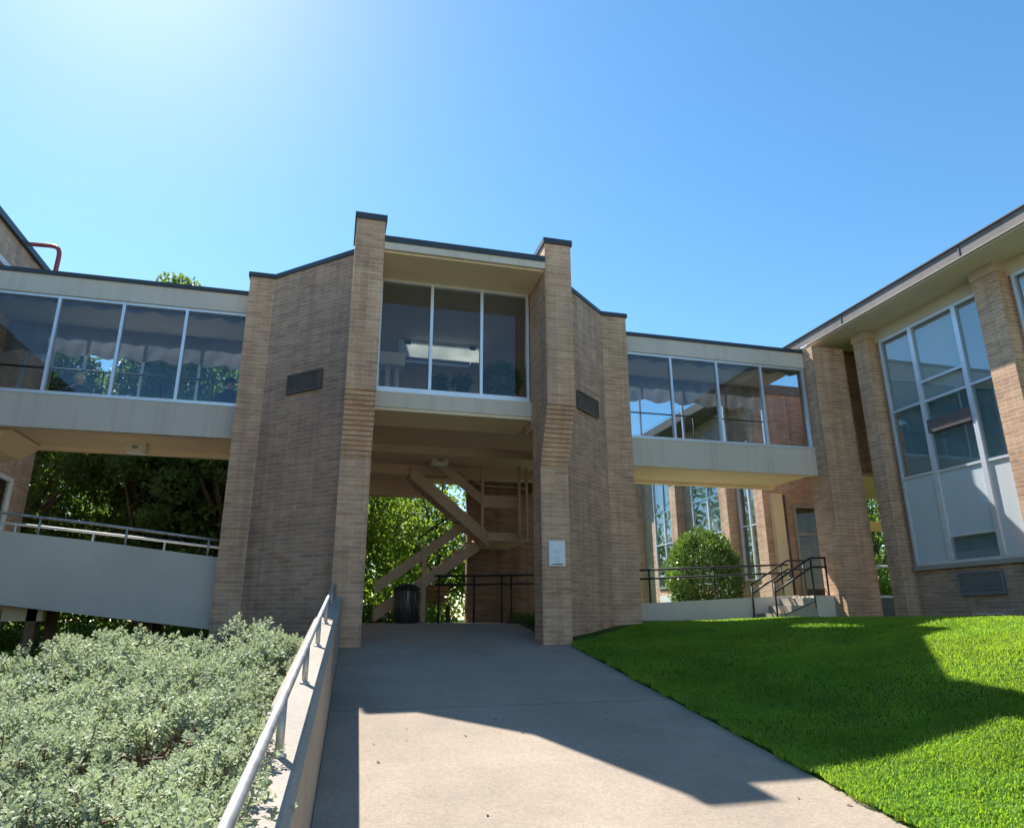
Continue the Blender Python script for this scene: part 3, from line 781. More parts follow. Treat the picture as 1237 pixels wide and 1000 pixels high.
f = MB(); f.box(-6.0 + .002, -5.95, 12.2, 15.0, 6.05, 6.15); f.build('string_course', 'white', lb)
MB().tube([(-6.15, 13.6, 6.93), (-5.66, 13.6, 6.95), (-5.57, 13.6, 6.94), (-5.51, 13.6, 6.90), (-5.48, 13.6, 6.82), (-5.475, 13.6, 6.72), (-5.49, 13.6, 5.66)], .042, 12).build('roof_pipe', 'red', lb)
# haunch carrying the bridge end
MB().slab([(-6.0, 2.96), (-5.10, 2.96), (-5.42, 2.72), (-6.0, 2.60)], 'y', 12.3, 13.6).build('haunch', 'soffit', lb)
# the same block carries on towards the camera, out of the frame
m = MB(); m.box(-14, -7.2, -10, 12.0, -1.8, 5.4); m.build('side_wall', 'brick', lb)
MB().box(-14, -6.7, -10, 12.0, 5.4, 5.7).build('side_eave', 'grey_brown', lb)

# ------------------------------------------------------------------ left access ramp
lr = thing('access_ramp', 'raised ramp with grey concrete parapet and steel rails under left bridge', 'ramp', (-3.8, 12.7, -0.5))
def par_top(x): return 0.965 + (-1.70 - x) * 0.118 if x > -3.6 else 1.19 + (-3.6 - x) * 0.098
def par_bot(x): return -0.14 + (-1.70 - x) * 0.126
xsr = [-1.30, -2.2, -3.1, -3.6, -4.4, -5.2, -6.0]
m = MB()
for a, b_ in zip(xsr[1:], xsr[:-1]):
    pass
ring_top = [(x, par_top(x)) for x in xsr]; ring_bot = [(x, par_bot(x)) for x in reversed(xsr)]
prof = ring_top + ring_bot
m.slab([(x, z) for x, z in prof], 'y', 12.02, 12.14)
m.build('parapet', 'wallc', lr, 0.006)
m = MB().slab([(x, z - .0) for x, z in [(q, par_bot(q) + .30) for q in xsr] + [(q, par_bot(q) + .12) for q in reversed(xsr)]], 'y', 12.145, 13.5)
m.build('deck', 'kerb', lr)
fr = MB()
fr.tube([(x, 12.08, par_top(x) + .27) for x in (-1.78, -2.6, -3.6, -4.3, -4.6, -6.0)], .022, 10)
fr.build('front_rail', 'steel', lr)
for x in (-1.92, -3.14, -4.37, -5.6):
    MB().tube([(x, 12.08, par_top(x) - .02), (x, 12.08, par_top(x) + .27)], .019, 8).build('rail_post', 'steel', lr)
rr_ = MB(); rr_.tube([(x, 13.4, par_top(x * .9) + .28) for x in (-1.6, -2.6, -3.6, -4.6, -6.0)], .024, 10)
for x in (-1.75, -2.85, -4.0, -5.2): rr_.tube([(x, 13.4, par_bot(x) + .3), (x, 13.4, par_top(x * .9) + .28)], .018, 8)
rr_.build('rear_rail', 'white', lr)
for i, (x, y) in enumerate(((-4.35, 12.45), (-2.75, 12.6), (-1.6, 12.5), (-2.8, 13.4), (-4.4, 13.4))):
    MB().box(x - .07, x + .07, y - .07, y + .07, -1.2, par_bot(x) + .118).build('support_post', 'wood', lr)
MB().box(-4.75, -4.2, 12.38, 12.5, 0.0, par_bot(-4.2) + .115).build('beam_end', 'soffit', lr)
MB().tube([(-5.3, 12.5, -.22), (-4.6, 12.5, .1)], .018, 6).build('brace', 'steel', lr)

# ------------------------------------------------------------------ staircase in the passage
st = thing('staircase', 'brown two-flight steel stair climbing under the tower ceiling', 'staircase', (2.2, 15.2, -0.07))
def band(mb, p0, p1, h, y0, y1):
    (x0, z0), (x1, z1) = p0, p1
    mb.slab([(x0, z0), (x1, z1), (x1, z1 - h), (x0, z0 - h)] if x1 < x0 else [(x0, z0 - h), (x1, z1 - h), (x1, z1), (x0, z0)], 'y', y0, y1)
LZ = 1.78
m = MB(); band(m, (1.55, 3.22), (3.28, LZ + .02), .30, 14.55, 14.63); band(m, (1.55, 3.22), (3.28, LZ + .02), .24, 15.30, 15.36); m.build('upper_stringer', 'stair', st)
m = MB(); band(m, (1.95, 3.55), (3.22, 2.55), .24, 14.52, 14.56); m.build('upper_guard', 'stair', st)
m = MB(); n = 9
for k in range(n):
    t = (k + .5) / n; x = 3.2 + (1.6 - 3.2) * t; z = LZ - .05 + (3.1 - LZ) * t
    m.box(x - .14, x + .14, 14.631, 15.299, z - .02, z + .02)
m.build('upper_tread', 'stair', st)
m = MB(); band(m, (1.0, 0.22), (3.28, LZ - .02), .26, 15.5, 15.57); band(m, (1.0, 0.22), (3.28, LZ - .02), .26, 16.28, 16.34); m.build('lower_stringer', 'stair', st)
m = MB(); band(m, (0.98, 0.78), (2.95, 2.22), .26, 15.48, 15.52); m.build('lower_guard', 'stair', st)
m = MB()
for k in range(10):
    t = (k + .5) / 10; x = 1.05 + (3.2 - 1.05) * t; z = -.02 + (LZ) * t
    m.box(x - .13, x + .13, 15.571, 16.279, z - .02, z + .02)
m.build('lower_tread', 'stair', st)
MB().box(3.24, 4.16, 14.55, 16.33, LZ - .16, LZ + .02).build('landing', 'stair', st)
MB().box(3.24, 4.16, 14.50, 14.548, LZ - .16, LZ + .02).build('landing_edge', 'stair', st)
for x in (3.12, 3.95, 4.12): MB().box(x - .028, x + .028, 14.44, 14.495, LZ - .1, 3.26).build('post', 'stair', st)
MB().box(3.16, 4.16, 14.50, 14.54, 2.34, 2.60).build('landing_guard', 'stair', st)
MB().tube([(2.4, 14.53, 3.25), (3.12, 14.53, 2.82), (4.15, 14.53, 2.80)], .016, 8).build('handrail', 'stair', st)
MB().tube([(1.9, 15.5, 1.75), (2.7, 15.5, 2.35)], .02, 8).build('lower_handrail', 'black', st)
MB().box(1.98, 2.08, 15.44, 15.5, -.05, 1.6).build('newel', 'stair', st)

# litter bin
lbin = thing('trash_bin', 'dark slatted round trash bin at the foot of the stair', 'bin', (1.58, 14.6, -0.072))
MB().lathe([(.21, -.07), (.235, -.05), (.24, .56), (.235, .58)], 1.58, 14.6, 28).build('body', 'bin', lbin)
s = MB()
for k in range(18):
    a = 2 * PI * k / 18; x, y = 1.58 + .25 * math.cos(a), 14.6 + .25 * math.sin(a)
    s.tube([(x, y, -.04), (x, y, .56)], .016, 5)
s.build('slat', 'bin', lbin)
MB().lathe([(.265, .58), (.27, .61), (.25, .64), (.14, .70), (.13, .70)], 1.58, 14.6, 28).build('lid', 'rubber', lbin)

# black railing at the back of the passage
br = thing('black_railing', 'black tubular railing across the back of the shaded passage', 'railing', (3.2, 14.35, -0.072))
m = MB(); m.tube([(2.2, 15.0, .90), (3.1, 14.9, .90), (5.0, 14.3, .93)], .026, 8); m.tube([(2.2, 15.0, .72), (3.1, 14.9, .72), (5.0, 14.3, .75)], .022, 8); m.build('rail', 'black', br)
for x, y in ((2.3, 14.99), (3.05, 14.91), (3.62, 14.74), (3.82, 14.68), (4.6, 14.43)): MB().tube([(x, y, -.08), (x, y, .9)], .022, 8).build('post', 'black', br)
# white edge post at the back block corner
bb = thing('garden_bench', 'dark slatted bench in shade beyond the stair', 'bench', (2.3, 15.9, -0.1))
m = MB()
for k in range(3): m.box(2.0, 2.9, 16.9 + k * .12, 17.0 + k * .12, .32, .35)
m.build('seat', 'wood', bb)
m = MB()
for k in range(3): m.box(2.0, 2.9, 17.28, 17.31, .42 + k * .13, .52 + k * .13)
m.build('backrest', 'wood', bb)
for x in (2.05, 2.85):
    for y in (16.95, 17.25): MB().box(x - .025, x + .025, y - .025, y + .025, -.16, .319).build('leg', 'black', bb)

# ceiling fixtures
def fixture(x, y, z, label):
    o = thing('ceiling_light', label, 'ceiling light', (x, y, z), 'box lights under the ceilings')
    MB().box(x - .17, x + .17, y - .12, y + .12, z - .17, z).build('housing', 'fascia', o, 0.01)
    MB().box(x - .13, x + .13, y - .09, y + .09, z - .185, z - .172).build('lens', 'white', o)
    MB().box(x - .05, x + .05, y - .125, y - .121, z - .12, z - .06).build('cover_plate', 'vent_blue', o)
fixture(2.08, 13.95, 3.279, 'grey box light on the passage ceiling above the stair')
fixture(-3.42, 12.95, 2.984, 'grey box light under the left glazed bridge')

# notice box on right pier
nb = thing('notice_board', 'small white notice board fixed to the right front pier', 'notice board', (3.3, 9.98, .95))
MB().box(3.175, 3.435, 9.955, 9.998, .76, 1.14).build('frame', 'white', nb, 0.004)
MB().box(3.195, 3.415, 9.950, 9.9545, .79, 1.115).build('sheet', 'sign', nb)
m = MB()
for k, (wd) in enumerate((.11, .11, 0, .10, .08, .10)):
    if wd: m.box(3.30 - wd / 2, 3.30 + wd / 2, 9.9475, 9.9495, .985 - k * .03, .991 - k * .03)
m.build('lettering', 'ink', nb)
MB().box(3.23, 3.39, 9.945, 9.9494, .785, .797).build('latch', 'black', nb)

# ------------------------------------------------------------------ garden wall with handrail
gw = thing('retaining_wall', 'low cream concrete wall running up beside the path', 'wall', (-0.1, 4, -1.2))
def wtop(y): return float(ramp(max(y, .5))) + .67
ysw = list(np.arange(-3.0, 9.98, 0.43)) + [9.985]
m = MB()
cross = []
for y in ysw:
    xr = float(path_left(y)) - .004; xl = xr - .235; zt = wtop(y); zb_ = float(ramp(max(y, .5))) - .35
    cross.append([(xr, y, zb_), (xr, y, zt - .025), (xr - .025, y, zt), (xl + .02, y, zt), (xl, y, zt - .02), (xl, y, zb_)])
for a, b_ in zip(cross[:-1], cross[1:]):
    for k in range(5): m.poly([b_[k], a[k], a[k + 1], b_[k + 1]][::-1])
m.poly(cross[0]); m.poly(cross[-1][::-1]); m.build('body', 'kerb', gw)
hr = thing('handrail', 'weathered steel handrail mounted along the top of the cream wall', 'handrail', (-0.1, 4, -0.5))
def rail_pt(y): return (float(path_left(y)) - .105, y, wtop(y) + .215)
m = MB(); pts = [rail_pt(y) for y in np.arange(-2.5, 9.3, .6)] + [rail_pt(9.35), (rail_pt(9.6)[0], 9.55, wtop(9.55) + .20), (rail_pt(9.6)[0], 9.66, wtop(9.6) + .14), (rail_pt(9.6)[0], 9.68, wtop(9.6) + .0)]
m.tube(pts, .0185, 14); m.build('rail', 'steel', hr)
for y in (-.9, .44, 1.78, 3.12, 4.46, 5.8, 7.14, 8.5):
    x = rail_pt(y)[0]; z = wtop(y)
    pst = MB().tube([(x, y, z - .03), (x, y, z + .205)], .017, 12).build('post', 'steel', hr)
    MB().lathe([(.03, z - .004), (.03, z + .006), (.02, z + .012)], x, y, 14).build('collar', 'steel', pst)

# ------------------------------------------------------------------ right steps, platform ramp and black railings
pr = thing('concrete_platform', 'low grey concrete platform edge between the tower and corner column', 'platform', (7.5, 13.2, 0))
m = MB(); m.slab([(5.0, .24), (9.55, .46), (9.55, -.3), (5.0, -.3)][::-1], 'y', 12.80, 14.2); m.build('body', 'wallc', pr)
MB().box(9.36, 9.785, 12.02, 12.797, -.3, .43).build('landing', 'wallc', pr)
sp = thing('concrete_steps', 'three sunlit concrete steps rising to the right before the corner column', 'steps', (8.9, 12.4, 0))
for k in range(3):
    MB().box(8.5 + .285 * k, 9.355, 12.05, 12.79, -.05 + .145 * k + (.001 if k else -.2), -.05 + .145 * (k + 1)).build('tread', 'kerb', sp)
ra = thing('black_railing', 'long black pipe railing along the low concrete platform', 'railing', (7.5, 12.9, .3))
m = MB()
for dz in (.64, .47):
    pts = [(5.2, 12.88, .25 + dz), (9.2, 12.88, .44 + dz), (9.42, 12.88, .45 + dz)]
    if dz == .47: pts += [(9.46, 12.88, .43 + dz), (9.46, 12.88, .33 + dz), (9.38, 12.88, .31 + dz)]
    m.tube(pts, .02, 8)
m.build('rail', 'black', ra)
for x in (6.2, 7.65, 9.25): MB().tube([(x, 12.88, .2), (x, 12.88, .25 + .64 + (x - 5.2) * .0475)], .018, 8).build('post', 'black', ra)
def stair_rail(y, label, dx, gx):
    o = thing('stair_railing', label, 'railing', (8.9, y, 0), 'black rails flanking the steps')
    m = MB()
    for dz in (0, -.18):
        m.tube([(8.46 + dx, y, .66 + dz), (9.36 + dx, y, 1.16 + dz), (9.72, y, 1.17 + dz)], .02, 8)
    m.tube([(8.62 + dx, y, .06), (9.70, y, .44)], .015, 6) if gx else None
    m.build('rail', 'black', o)
    for x, za, zb in ((8.47 + dx, -.06, .66), (9.70, .2, 1.17), (9.36 + dx, .2, 1.16)):
        if x == 9.36 + dx and not gx: continue
        MB().tube([(x, y, za), (x, y, zb)], .018, 8).build('post', 'black', o)
stair_rail(12.06, 'black stair rail nearest the lawn, with a sloping bottom bar', 0, True)
stair_rail(12.74, 'black stair rail on the platform side of the steps', -.06, False)

# ------------------------------------------------------------------ people behind the left bridge glass
def person(label, base, yaw, clothes, hair, lean=0.0):
    o = bpy.data.objects.new('person', bpy.data.meshes.new('person')); C.objects.link(o)
    P = {}
    V = []; E = []; Rd = []
    def j(n_, x, y, z, r_, par=None):
        P[n_] = len(V); V.append((x, y, z)); Rd.append(r_)
        if par is not None: E.append((P[par], P[n_]))
    j('pelvis', 0, 0, .50, .15); j('belly', 0, -.01, .68, .135, 'pelvis'); j('chest', 0, -.02 - lean * .3, .88, .155, 'belly'); j('clav', 0, -.02 - lean * .4, 1.02, .10, 'chest')
    j('neck', 0, -.02 - lean * .45, 1.09, .055, 'clav'); j('jaw', 0, -.04 - lean * .5, 1.17, .072, 'neck'); j('head', 0, -.02 - lean * .5, 1.25, .098, 'jaw'); j('crown', 0, -.01 - lean * .5, 1.32, .07, 'head')
    for s, t in ((-1, 'l'), (1, 'r')):
        j('sh' + t, s * .19, -.02 - lean * .4, .99, .07, 'clav'); j('el' + t, s * .25, -.06, .74, .048, 'sh' + t); j('wr' + t, s * .17, -.30, .70, .034, 'el' + t); j('hd' + t, s * .14, -.39, .70, .036, 'wr' + t)
        for q in range(4): j('f%d%s' % (q, t), s * (.11 + .022 * q), -.47 + .008 * abs(q - 1.5), .685, .0085, 'hd' + t)
        j('th' + t, s * .095, -.42, .70, .010, 'hd' + t)
        j('hip' + t, s * .10, -.08, .50, .105, 'pelvis'); j('kn' + t, s * .13, -.44, .52, .07, 'hip' + t); j('an' + t, s * .13, -.42, .09, .045, 'kn' + t); j('to' + t, s * .14, -.58, .04, .04, 'an' + t)
    o.data.from_pydata(V, E, [])
    sk = o.modifiers.new('skin', 'SKIN'); sk.use_smooth_shade = True
    o.data.skin_vertices.new() if not o.data.skin_vertices else None
    for i, r_ in enumerate(Rd): o.data.skin_vertices[0].data[i].radius = (r_, r_ * .9)
    o.data.skin_vertices[0].data[0].use_root = True
    sb = o.modifiers.new('sub', 'SUBSURF'); sb.levels = 2; sb.render_levels = 2
    o.data.materials.append(M['skin'])
    o.location = base; o.scale = (.88, .88, .88); o.rotation_euler = (0, 0, yaw); tag(o, label, 'person', 'people in the left bridge corridor')
    # clothing: a loose jacket shell round torso and arms, built as a lofted tunic
    def loft(name, rings, mat, n=20):
        mb = MB(); mb.v = []; base_ = 0
        for (cx, cy, cz, rx, ry) in rings:
            for k in range(n): mb.v.append((cx + rx * math.cos(2 * PI * k / n), cy + ry * math.sin(2 * PI * k / n), cz))
        for i in range(len(rings) - 1):
            for k in range(n):
                k2 = (k + 1) % n; mb.f.append([i * n + k, i * n + k2, (i + 1) * n + k2, (i + 1) * n + k]); mb.sm.append(True)
        mb.f.append([k for k in reversed(range(n))]); mb.sm.append(True)
        mb.f.append([(len(rings) - 1) * n + k for k in range(n)]); mb.sm.append(True)
        ob = mb.build(name, mat); ob.parent = o; return ob
    l2 = lean
    loft('jacket', [(0, -.02, .46, .22, .18), (0, -.02, .6, .21, .17), (0, -.03, .8, .23, .175), (0, -.03 - l2 * .35, .94, .265, .16), (0, -.03 - l2 * .4, 1.02, .235, .12), (0, -.03 - l2 * .42, 1.07, .13, .095), (0, -.03 - l2 * .43, 1.10, .075, .075)], clothes)
    for s in (-1, 1):
        sv = MB(); sv.tube([(s * .2, -.02 - l2 * .4, 1.0), (s * .245, -.05, .86), (s * .255, -.075, .73), (s * .2, -.2, .715), (s * .175, -.28, .705)], [.085, .075, .068, .06, .052], 12); ob = sv.build('sleeve', clothes); ob.parent = o
        tr = MB(); tr.tube([(s * .1, .02, .5), (s * .11, -.2, .52), (s * .13, -.45, .52), (s * .13, -.47, .44), (s * .13, -.43, .12)], [.135, .125, .095, .085, .065], 12); ob = tr.build('trouser_leg', 'cloth_grey'); ob.parent = o
    # hair cap
    mb = MB(); n = 18; rows = 8; hy = -.01 - l2 * .5
    for i in range(rows + 1):
        th = (PI * .62) * i / rows
        for k in range(n):
            a = 2 * PI * k / n; f = 1.0
            th2 = th * (0.62 if math.sin(a) < -.3 else 1.0)
            mb.v.append((.112 * math.sin(th2) * math.cos(a) * f, hy + .118 * math.sin(th2) * math.sin(a), 1.262 + .118 * math.cos(th2)))
    for i in range(rows):
        for k in range(n):
            k2 = (k + 1) % n; mb.f.append([i * n + k, (i + 1) * n + k, (i + 1) * n + k2, i * n + k2]); mb.sm.append(True)
    ob = mb.build('hair', hair); ob.parent = o
    return o
person('pale haired person in dark jacket sitting behind the left bridge glass', (-4.57, 13.12, 3.06), R(180), 'cloth_grey', 'hair')
person('dark haired person in navy sitting behind glass beside the brick tower', (-2.02, 12.65, 3.05), R(150), 'cloth_navy', 'hair_dark', .15)
def bench(x, y, z, label):
    o = thing('corridor_bench', label, 'bench', (x, y, z), 'low benches inside the left bridge')
    MB().box(x - .5, x + .5, y - .19, y + .19, z + .29, z + .35).build('seat', 'wood', o, 0.008)
    for a in (-.42, .42):
        for b_ in (-.14, .14): MB().box(x + a - .022, x + a + .022, y + b_ - .022, y + b_ + .022, z, z + .288).build('leg', 'black', o)
bench(-4.55, 13.14, 3.06, 'low bench under the pale haired person in the left bridge')
bench(-2.2, 12.75, 3.06, 'low bench under the person in navy beside the tower')

# plants inside the bay window
def leaf_clump(center, rad, n, length, width, squash=1.0, outward=0.6):
    d = unit(RNG.normal(size=(n, 3))); r_ = RNG.uniform(0.35, 1, n) ** (1 / 2.2)
    p = np.asarray(center) + d * r_[:, None] * np.array([rad, rad, rad * squash])
    dd = unit(d * outward + RNG.normal(size=(n, 3)) * .7 + np.array([0, 0, .15]))
    return p, dd, length * RNG.uniform(.6, 1.25, n), width * RNG.uniform(.7, 1.2, n)
def leaves_object(name, clumps, mat, parent=None, origin=(0, 0, 0)):
    P, D, Ln, Wd = [np.concatenate(z) for z in zip(*clumps)]
    V, Fc = leaf_quads(P, D, Ln, Wd)
    return np_mesh(name, V, Fc, mat, parent, False, origin)
for i, (x, r_, h, lab) in enumerate(((1.62, .15, .42, 'small potted plant inside the bay window, left of the pair'), (2.02, .16, .46, 'small potted plant inside the bay window beside the bushy one'), (2.72, .36, .56, 'large bushy potted plant inside the bay window'))):
    o = thing('potted_plant', lab, 'plant', (x, 11.2, 3.46), 'plants inside the bay window')
    MB().lathe([(.10, 3.46), (.14, 3.72), (.15, 3.74), (.12, 3.74)], x, 11.2, 16).build('pot', 'ac', o)
    MB().tube([(x, 11.2, 3.72), (x + .02, 11.22, 3.46 + h * .9)], .012, 6).build('stem', 'twig', o)
    leaves_object('foliage', [leaf_clump((x, 11.2, 3.50 + h), r_, 260 if i < 2 else 900, .11, .04, .9)], 'leaf_bush', o, (x, 11.2, 3.46))
MB()
# carpet slab right inside the bay so that the pots stand on something
MB().prism([(0.5, 10.66), (3.06, 10.66), (4.7, 12.1), (-1.15, 12.1)], 3.442, 3.459).build('bay_floor', 'carpet', tw)

# ------------------------------------------------------------------ shrub bed (sage)
def shrub_top(x, y):
    z = -0.86 + 0.10 * y - 0.065 * np.clip(np.abs(x) - .8, 0, 9)
    z += 0.07 * np.sin(1.7 * x + 0.6) * np.sin(1.3 * y + 0.4) + 0.06 * np.sin(3.9 * x + 2.2 * y) + 0.04 * np.sin(7.3 * x - 5.1 * y + 1)
    near = 1 - sstep(2.9, 4.2, y)
    edge = sstep(-0.16, -0.62, x); z = z - (0.34 - .40 * near - .22 * sstep(5.0, 6.5, y)) * (1 - edge)
    z = z + .13 * near * sstep(-.62, -.30, x)
    return z
def hollow(x, y):
    return (np.sin(2.9 * x + 1.3 * np.sin(2.3 * y + .5)) * np.sin(3.1 * y + 1.5 * np.sin(2.1 * x + .7)) + .45 * np.sin(6.7 * x + 5.3 * y) + .25 * np.sin(13.1 * x - 9.7 * y))
def shrub():
    o = thing('sage_hedge', 'wide silvery green sage hedge filling the bed beside the cream wall', 'hedge', (-2.6, 4.5, -1.4))
    allV = []; allF = []; off = 0; tips = []
    # (y0, y1, x0, sprigs per m2, rosettes per sprig, leaves per rosette, leaf length, leaf width)
    for (y0, y1, x0, dens, nros, nl, L, W) in ((1.2, 3.7, -3.6, 330, 7, 11, .027, .0115), (3.7, 5.6, -5.0, 270, 5, 9, .033, .0155), (5.6, 7.5, -6.4, 190, 4, 8, .042, .022)):
        n = int((y1 - y0) * (-.2 - x0) * dens)
        x = RNG.uniform(x0, -.2, n); y = RNG.uniform(y0, y1, n)
        ok = x > -0.78 * y - .2; x, y = x[ok], y[ok]
        hl = hollow(x, y) + .12 * RNG.normal(size=len(x))
        lim = np.where(x > -.6, 9.0, .12) if y1 < 4 else .55
        keep = (hl < lim) | (RNG.uniform(size=len(x)) < .28)
        x, y, hl = x[keep], y[keep], hl[keep]; lim = np.broadcast_to(lim, keep.shape)[keep]
        sink = np.clip(hl - lim, 0, 1) * .42
        ns = len(x)
        zt = shrub_top(x, y) - sink + .032 * RNG.normal(size=ns) - .02
        leanv = np.stack([.30 * RNG.normal(size=ns), .30 * RNG.normal(size=ns), np.ones(ns)], 1); leanv = unit(leanv)
        top = np.stack([x, y, zt], 1)
        sel = RNG.uniform(size=ns) < (.8 if y1 < 4 else .3)
        for q in np.nonzero(sel)[0]: tips.append((top[q], leanv[q]))
        # rosettes hang below and round the sprig tip
        k = np.tile(np.arange(nros), ns); T = np.repeat(top, nros, 0); A = np.repeat(leanv, nros, 0)
        a = RNG.uniform(0, 2 * PI, len(k)); spread = (.018 + .020 * k) * (L / .04)
        c = T - A * (k * .030 * (L / .04))[:, None] + np.stack([np.cos(a) * spread, np.sin(a) * spread, np.zeros(len(k))], 1)
        axis = unit(A + .8 * np.stack([np.cos(a), np.sin(a), np.zeros(len(k))], 1) * np.minimum(1, k / 2)[:, None])
        nr = len(k)
        cc = np.repeat(c, nl, 0); tilt = np.repeat(axis, nl, 0)
        ang = np.tile(np.arange(nl) * 2.4, nr) + np.repeat(RNG.uniform(0, 6.28, nr), nl)
        h = np.tile(np.linspace(0, 1, nl), nr)
        ref = unit(np.cross(tilt, np.array([.3, 1, .1]))); ref2 = np.cross(tilt, ref)
        rad = ref * np.cos(ang)[:, None] + ref2 * np.sin(ang)[:, None]
        d = unit(rad * (1.15 - .75 * h)[:, None] + tilt * (.2 + .9 * h)[:, None] + .12 * RNG.normal(size=(len(ang), 3)))
        pos = cc + tilt * (h * L * 1.1)[:, None]
        sz = np.repeat(RNG.uniform(.7, 1.3, nr), nl)
        N = len(pos)
        side = unit(np.cross(d, tilt)); nrm = np.cross(side, d)
        LL = (L * sz * (1.05 - .35 * h))[:, None]; WW = (W * sz)[:, None]
        tip = pos + d * LL - nrm * LL * .12; mid = pos + d * LL * .6 + nrm * LL * .06
        V = np.stack([pos, mid - side * WW * .5 + nrm * WW * .12, tip, mid + side * WW * .5 + nrm * WW * .12], 1).reshape(-1, 3)
        allV.append(V); allF.append(np.arange(N * 4).reshape(N, 4) + off); off += N * 4
    np_mesh('foliage', np.concatenate(allV), np.concatenate(allF), 'sage', o, False, o['_o'])
    tw_ = MB()
    for t_, a_ in tips:
        x, y, z = t_; zb2 = max(float(bed_z(x, y)), z - .5)
        sx, sy = -a_[0] * .5 + random.uniform(-.1, .1), -a_[1] * .5 + random.uniform(-.1, .1)
        sx = min(sx, -.42 - x + .06)
        tw_.tube([(x + sx, y + sy, zb2), (x + sx * .45 + random.uniform(-.03, .03), y + sy * .45, zb2 + (z - zb2) * .55), (x, y, z)], [.007, .005, .003], 4, False)
    for i in range(420):
        y = random.uniform(1.4, 4.4); x = random.uniform(max(-3.4, -.78 * y), -.3); z = float(shrub_top(x, y)) - random.uniform(.12, .34)
        a = random.uniform(0, 2 * PI); l = random.uniform(.12, .34); l = min(l, max(.05, (-.34 - x) / max(.05, math.cos(a)))) if math.cos(a) > 0 else l
        tw_.tube([(x, y, z), (x + math.cos(a) * l * .5, y + math.sin(a) * l * .5, z + random.uniform(.0, .07)), (x + math.cos(a) * l, y + math.sin(a) * l, z + random.uniform(.03, .15))], [.006, .005, .002], 4, False)
    tw_.build('stem', 'twig', o)
shrub()
# bed soil
bs = grid_mesh('bed_soil', np.arange(-7, -.19, .3), np.arange(.3, 9.6, .3), lambda X, Y: bed_z(X, Y) + .02 + 0 * X, 'mulch'); bs['kind'] = 'structure'

# ------------------------------------------------------------------ trees and bushes
def tree(name, label, base, height, crown_r, crown_z0, mat, nclump, per, lsize, cat='tree', group='trees behind the building', lean=(0, 0), seed=0, r0=None):
    rnd = random.Random(seed)
    o = thing(name, label, cat, base, group)
    bx, by, bz = base; r0 = r0 or height * .022
    t = MB()
    pts = []
    for i in range(7):
        f = i / 6; pts.append((bx + lean[0] * f + .12 * math.sin(f * 5 + seed), by + lean[1] * f + .1 * math.cos(f * 4 + seed), bz + height * .82 * f - .1))
    t.tube(pts, [r0 * (1 - .8 * i / 6) for i in range(7)], 9)
    cl = []; cx, cy = bx + lean[0] * .7, by + lean[1] * .7
    zc = bz + (height + crown_z0) / 2; hz = (height - crown_z0) / 2 - .3
    cents = []
    while len(cents) < nclump:
        u = [rnd.uniform(-1, 1) for _ in range(3)]
        q = math.sqrt(sum(v * v for v in u))
        if q > 1 or q < .35: continue
        wv = 1 - .35 * max(0, u[2])
        cents.append((cx + u[0] * crown_r * wv, cy + u[1] * crown_r * wv, zc + u[2] * hz))
    for i, c in enumerate(cents):
        rr2 = crown_r * rnd.uniform(.18, .34)
        cl.append(leaf_clump(c, rr2, int(per * rnd.uniform(.7, 1.3)), lsize, lsize * .5, .75))
        if i % 2 == 0:
            k = min(5, max(1, int(6 * (c[2] - bz) / height * .75)))
            s0 = Vector(pts[k]); e0 = Vector(c); md = (s0 + e0) / 2 + Vector((0, 0, -.15 * (e0 - s0).length * .3 + .1))
            t.tube([s0, md, e0], [r0 * .38, r0 * .22, r0 * .07], 5, False)
    t.build('trunk', 'bark', o)
    leaves_object('crown', cl, mat, o, base)
    return o
gz = lambda x, y: float(ground_z(x, y))
# sunlit trees seen through the passage
tree('leafy_tree', 'bright yellow-green tree behind the stair, nearest the left pier', (0.6, 19.6, gz(.6, 19.6)), 6.6, 2.3, 0.2, 'leaf_bright', 70, 190, .15, seed=3)
tree('leafy_tree', 'bright yellow-green tree glowing behind the lower stair flight', (3.4, 22.4, gz(3.4, 22.4)), 6.0, 2.2, 0.3, 'leaf_bright', 60, 170, .16, seed=4)
tree('leafy_tree', 'yellow-green tree standing further back between the two bright ones', (1.9, 25.0, gz(1.9, 25)), 6.2, 2.4, 0.4, 'leaf_bright', 55, 150, .18, seed=5)
# dark trees under the left bridge
tree('dark_tree', 'tall dark tree whose top shows over the left bridge roof', (-4.4, 18.9, gz(-4.4, 18.9)), 9.55, 1.8, 0.3, 'leaf_dark', 110, 250, .17, seed=8)
tree('dark_tree', 'dark shaded tree behind the ramp, beside the left brick corner', (-7.4, 19.0, gz(-7.4, 19)), 8.6, 2.2, 0.0, 'leaf_dark', 95, 250, .16, seed=9)
tree('dark_tree', 'dark shaded tree behind the ramp, nearest the tower', (-2.4, 18.2, gz(-2.4, 18.2)), 8.6, 2.2, 0.0, 'leaf_dark', 100, 250, .16, seed=10)
tree('dark_tree', 'dark tree in the second row behind the left ramp rails', (-3.8, 22.5, gz(-3.8, 22.5)), 9.6, 3.0, 0.2, 'leaf_dark', 100, 230, .2, seed=11)
tree('dark_tree', 'broad dark tree at the far left beyond the brick corner', (-9.8, 23.0, gz(-9.8, 23)), 9.0, 3.4, 0.2, 'leaf_dark', 100, 230, .2, seed=12)
tree('dark_tree', 'dark tree seen through the gap beside the corner column', (19.5, 21.5, gz(19.5, 21.5)), 6.5, 2.8, 0.3, 'leaf_dark', 70, 150, .18, seed=13)
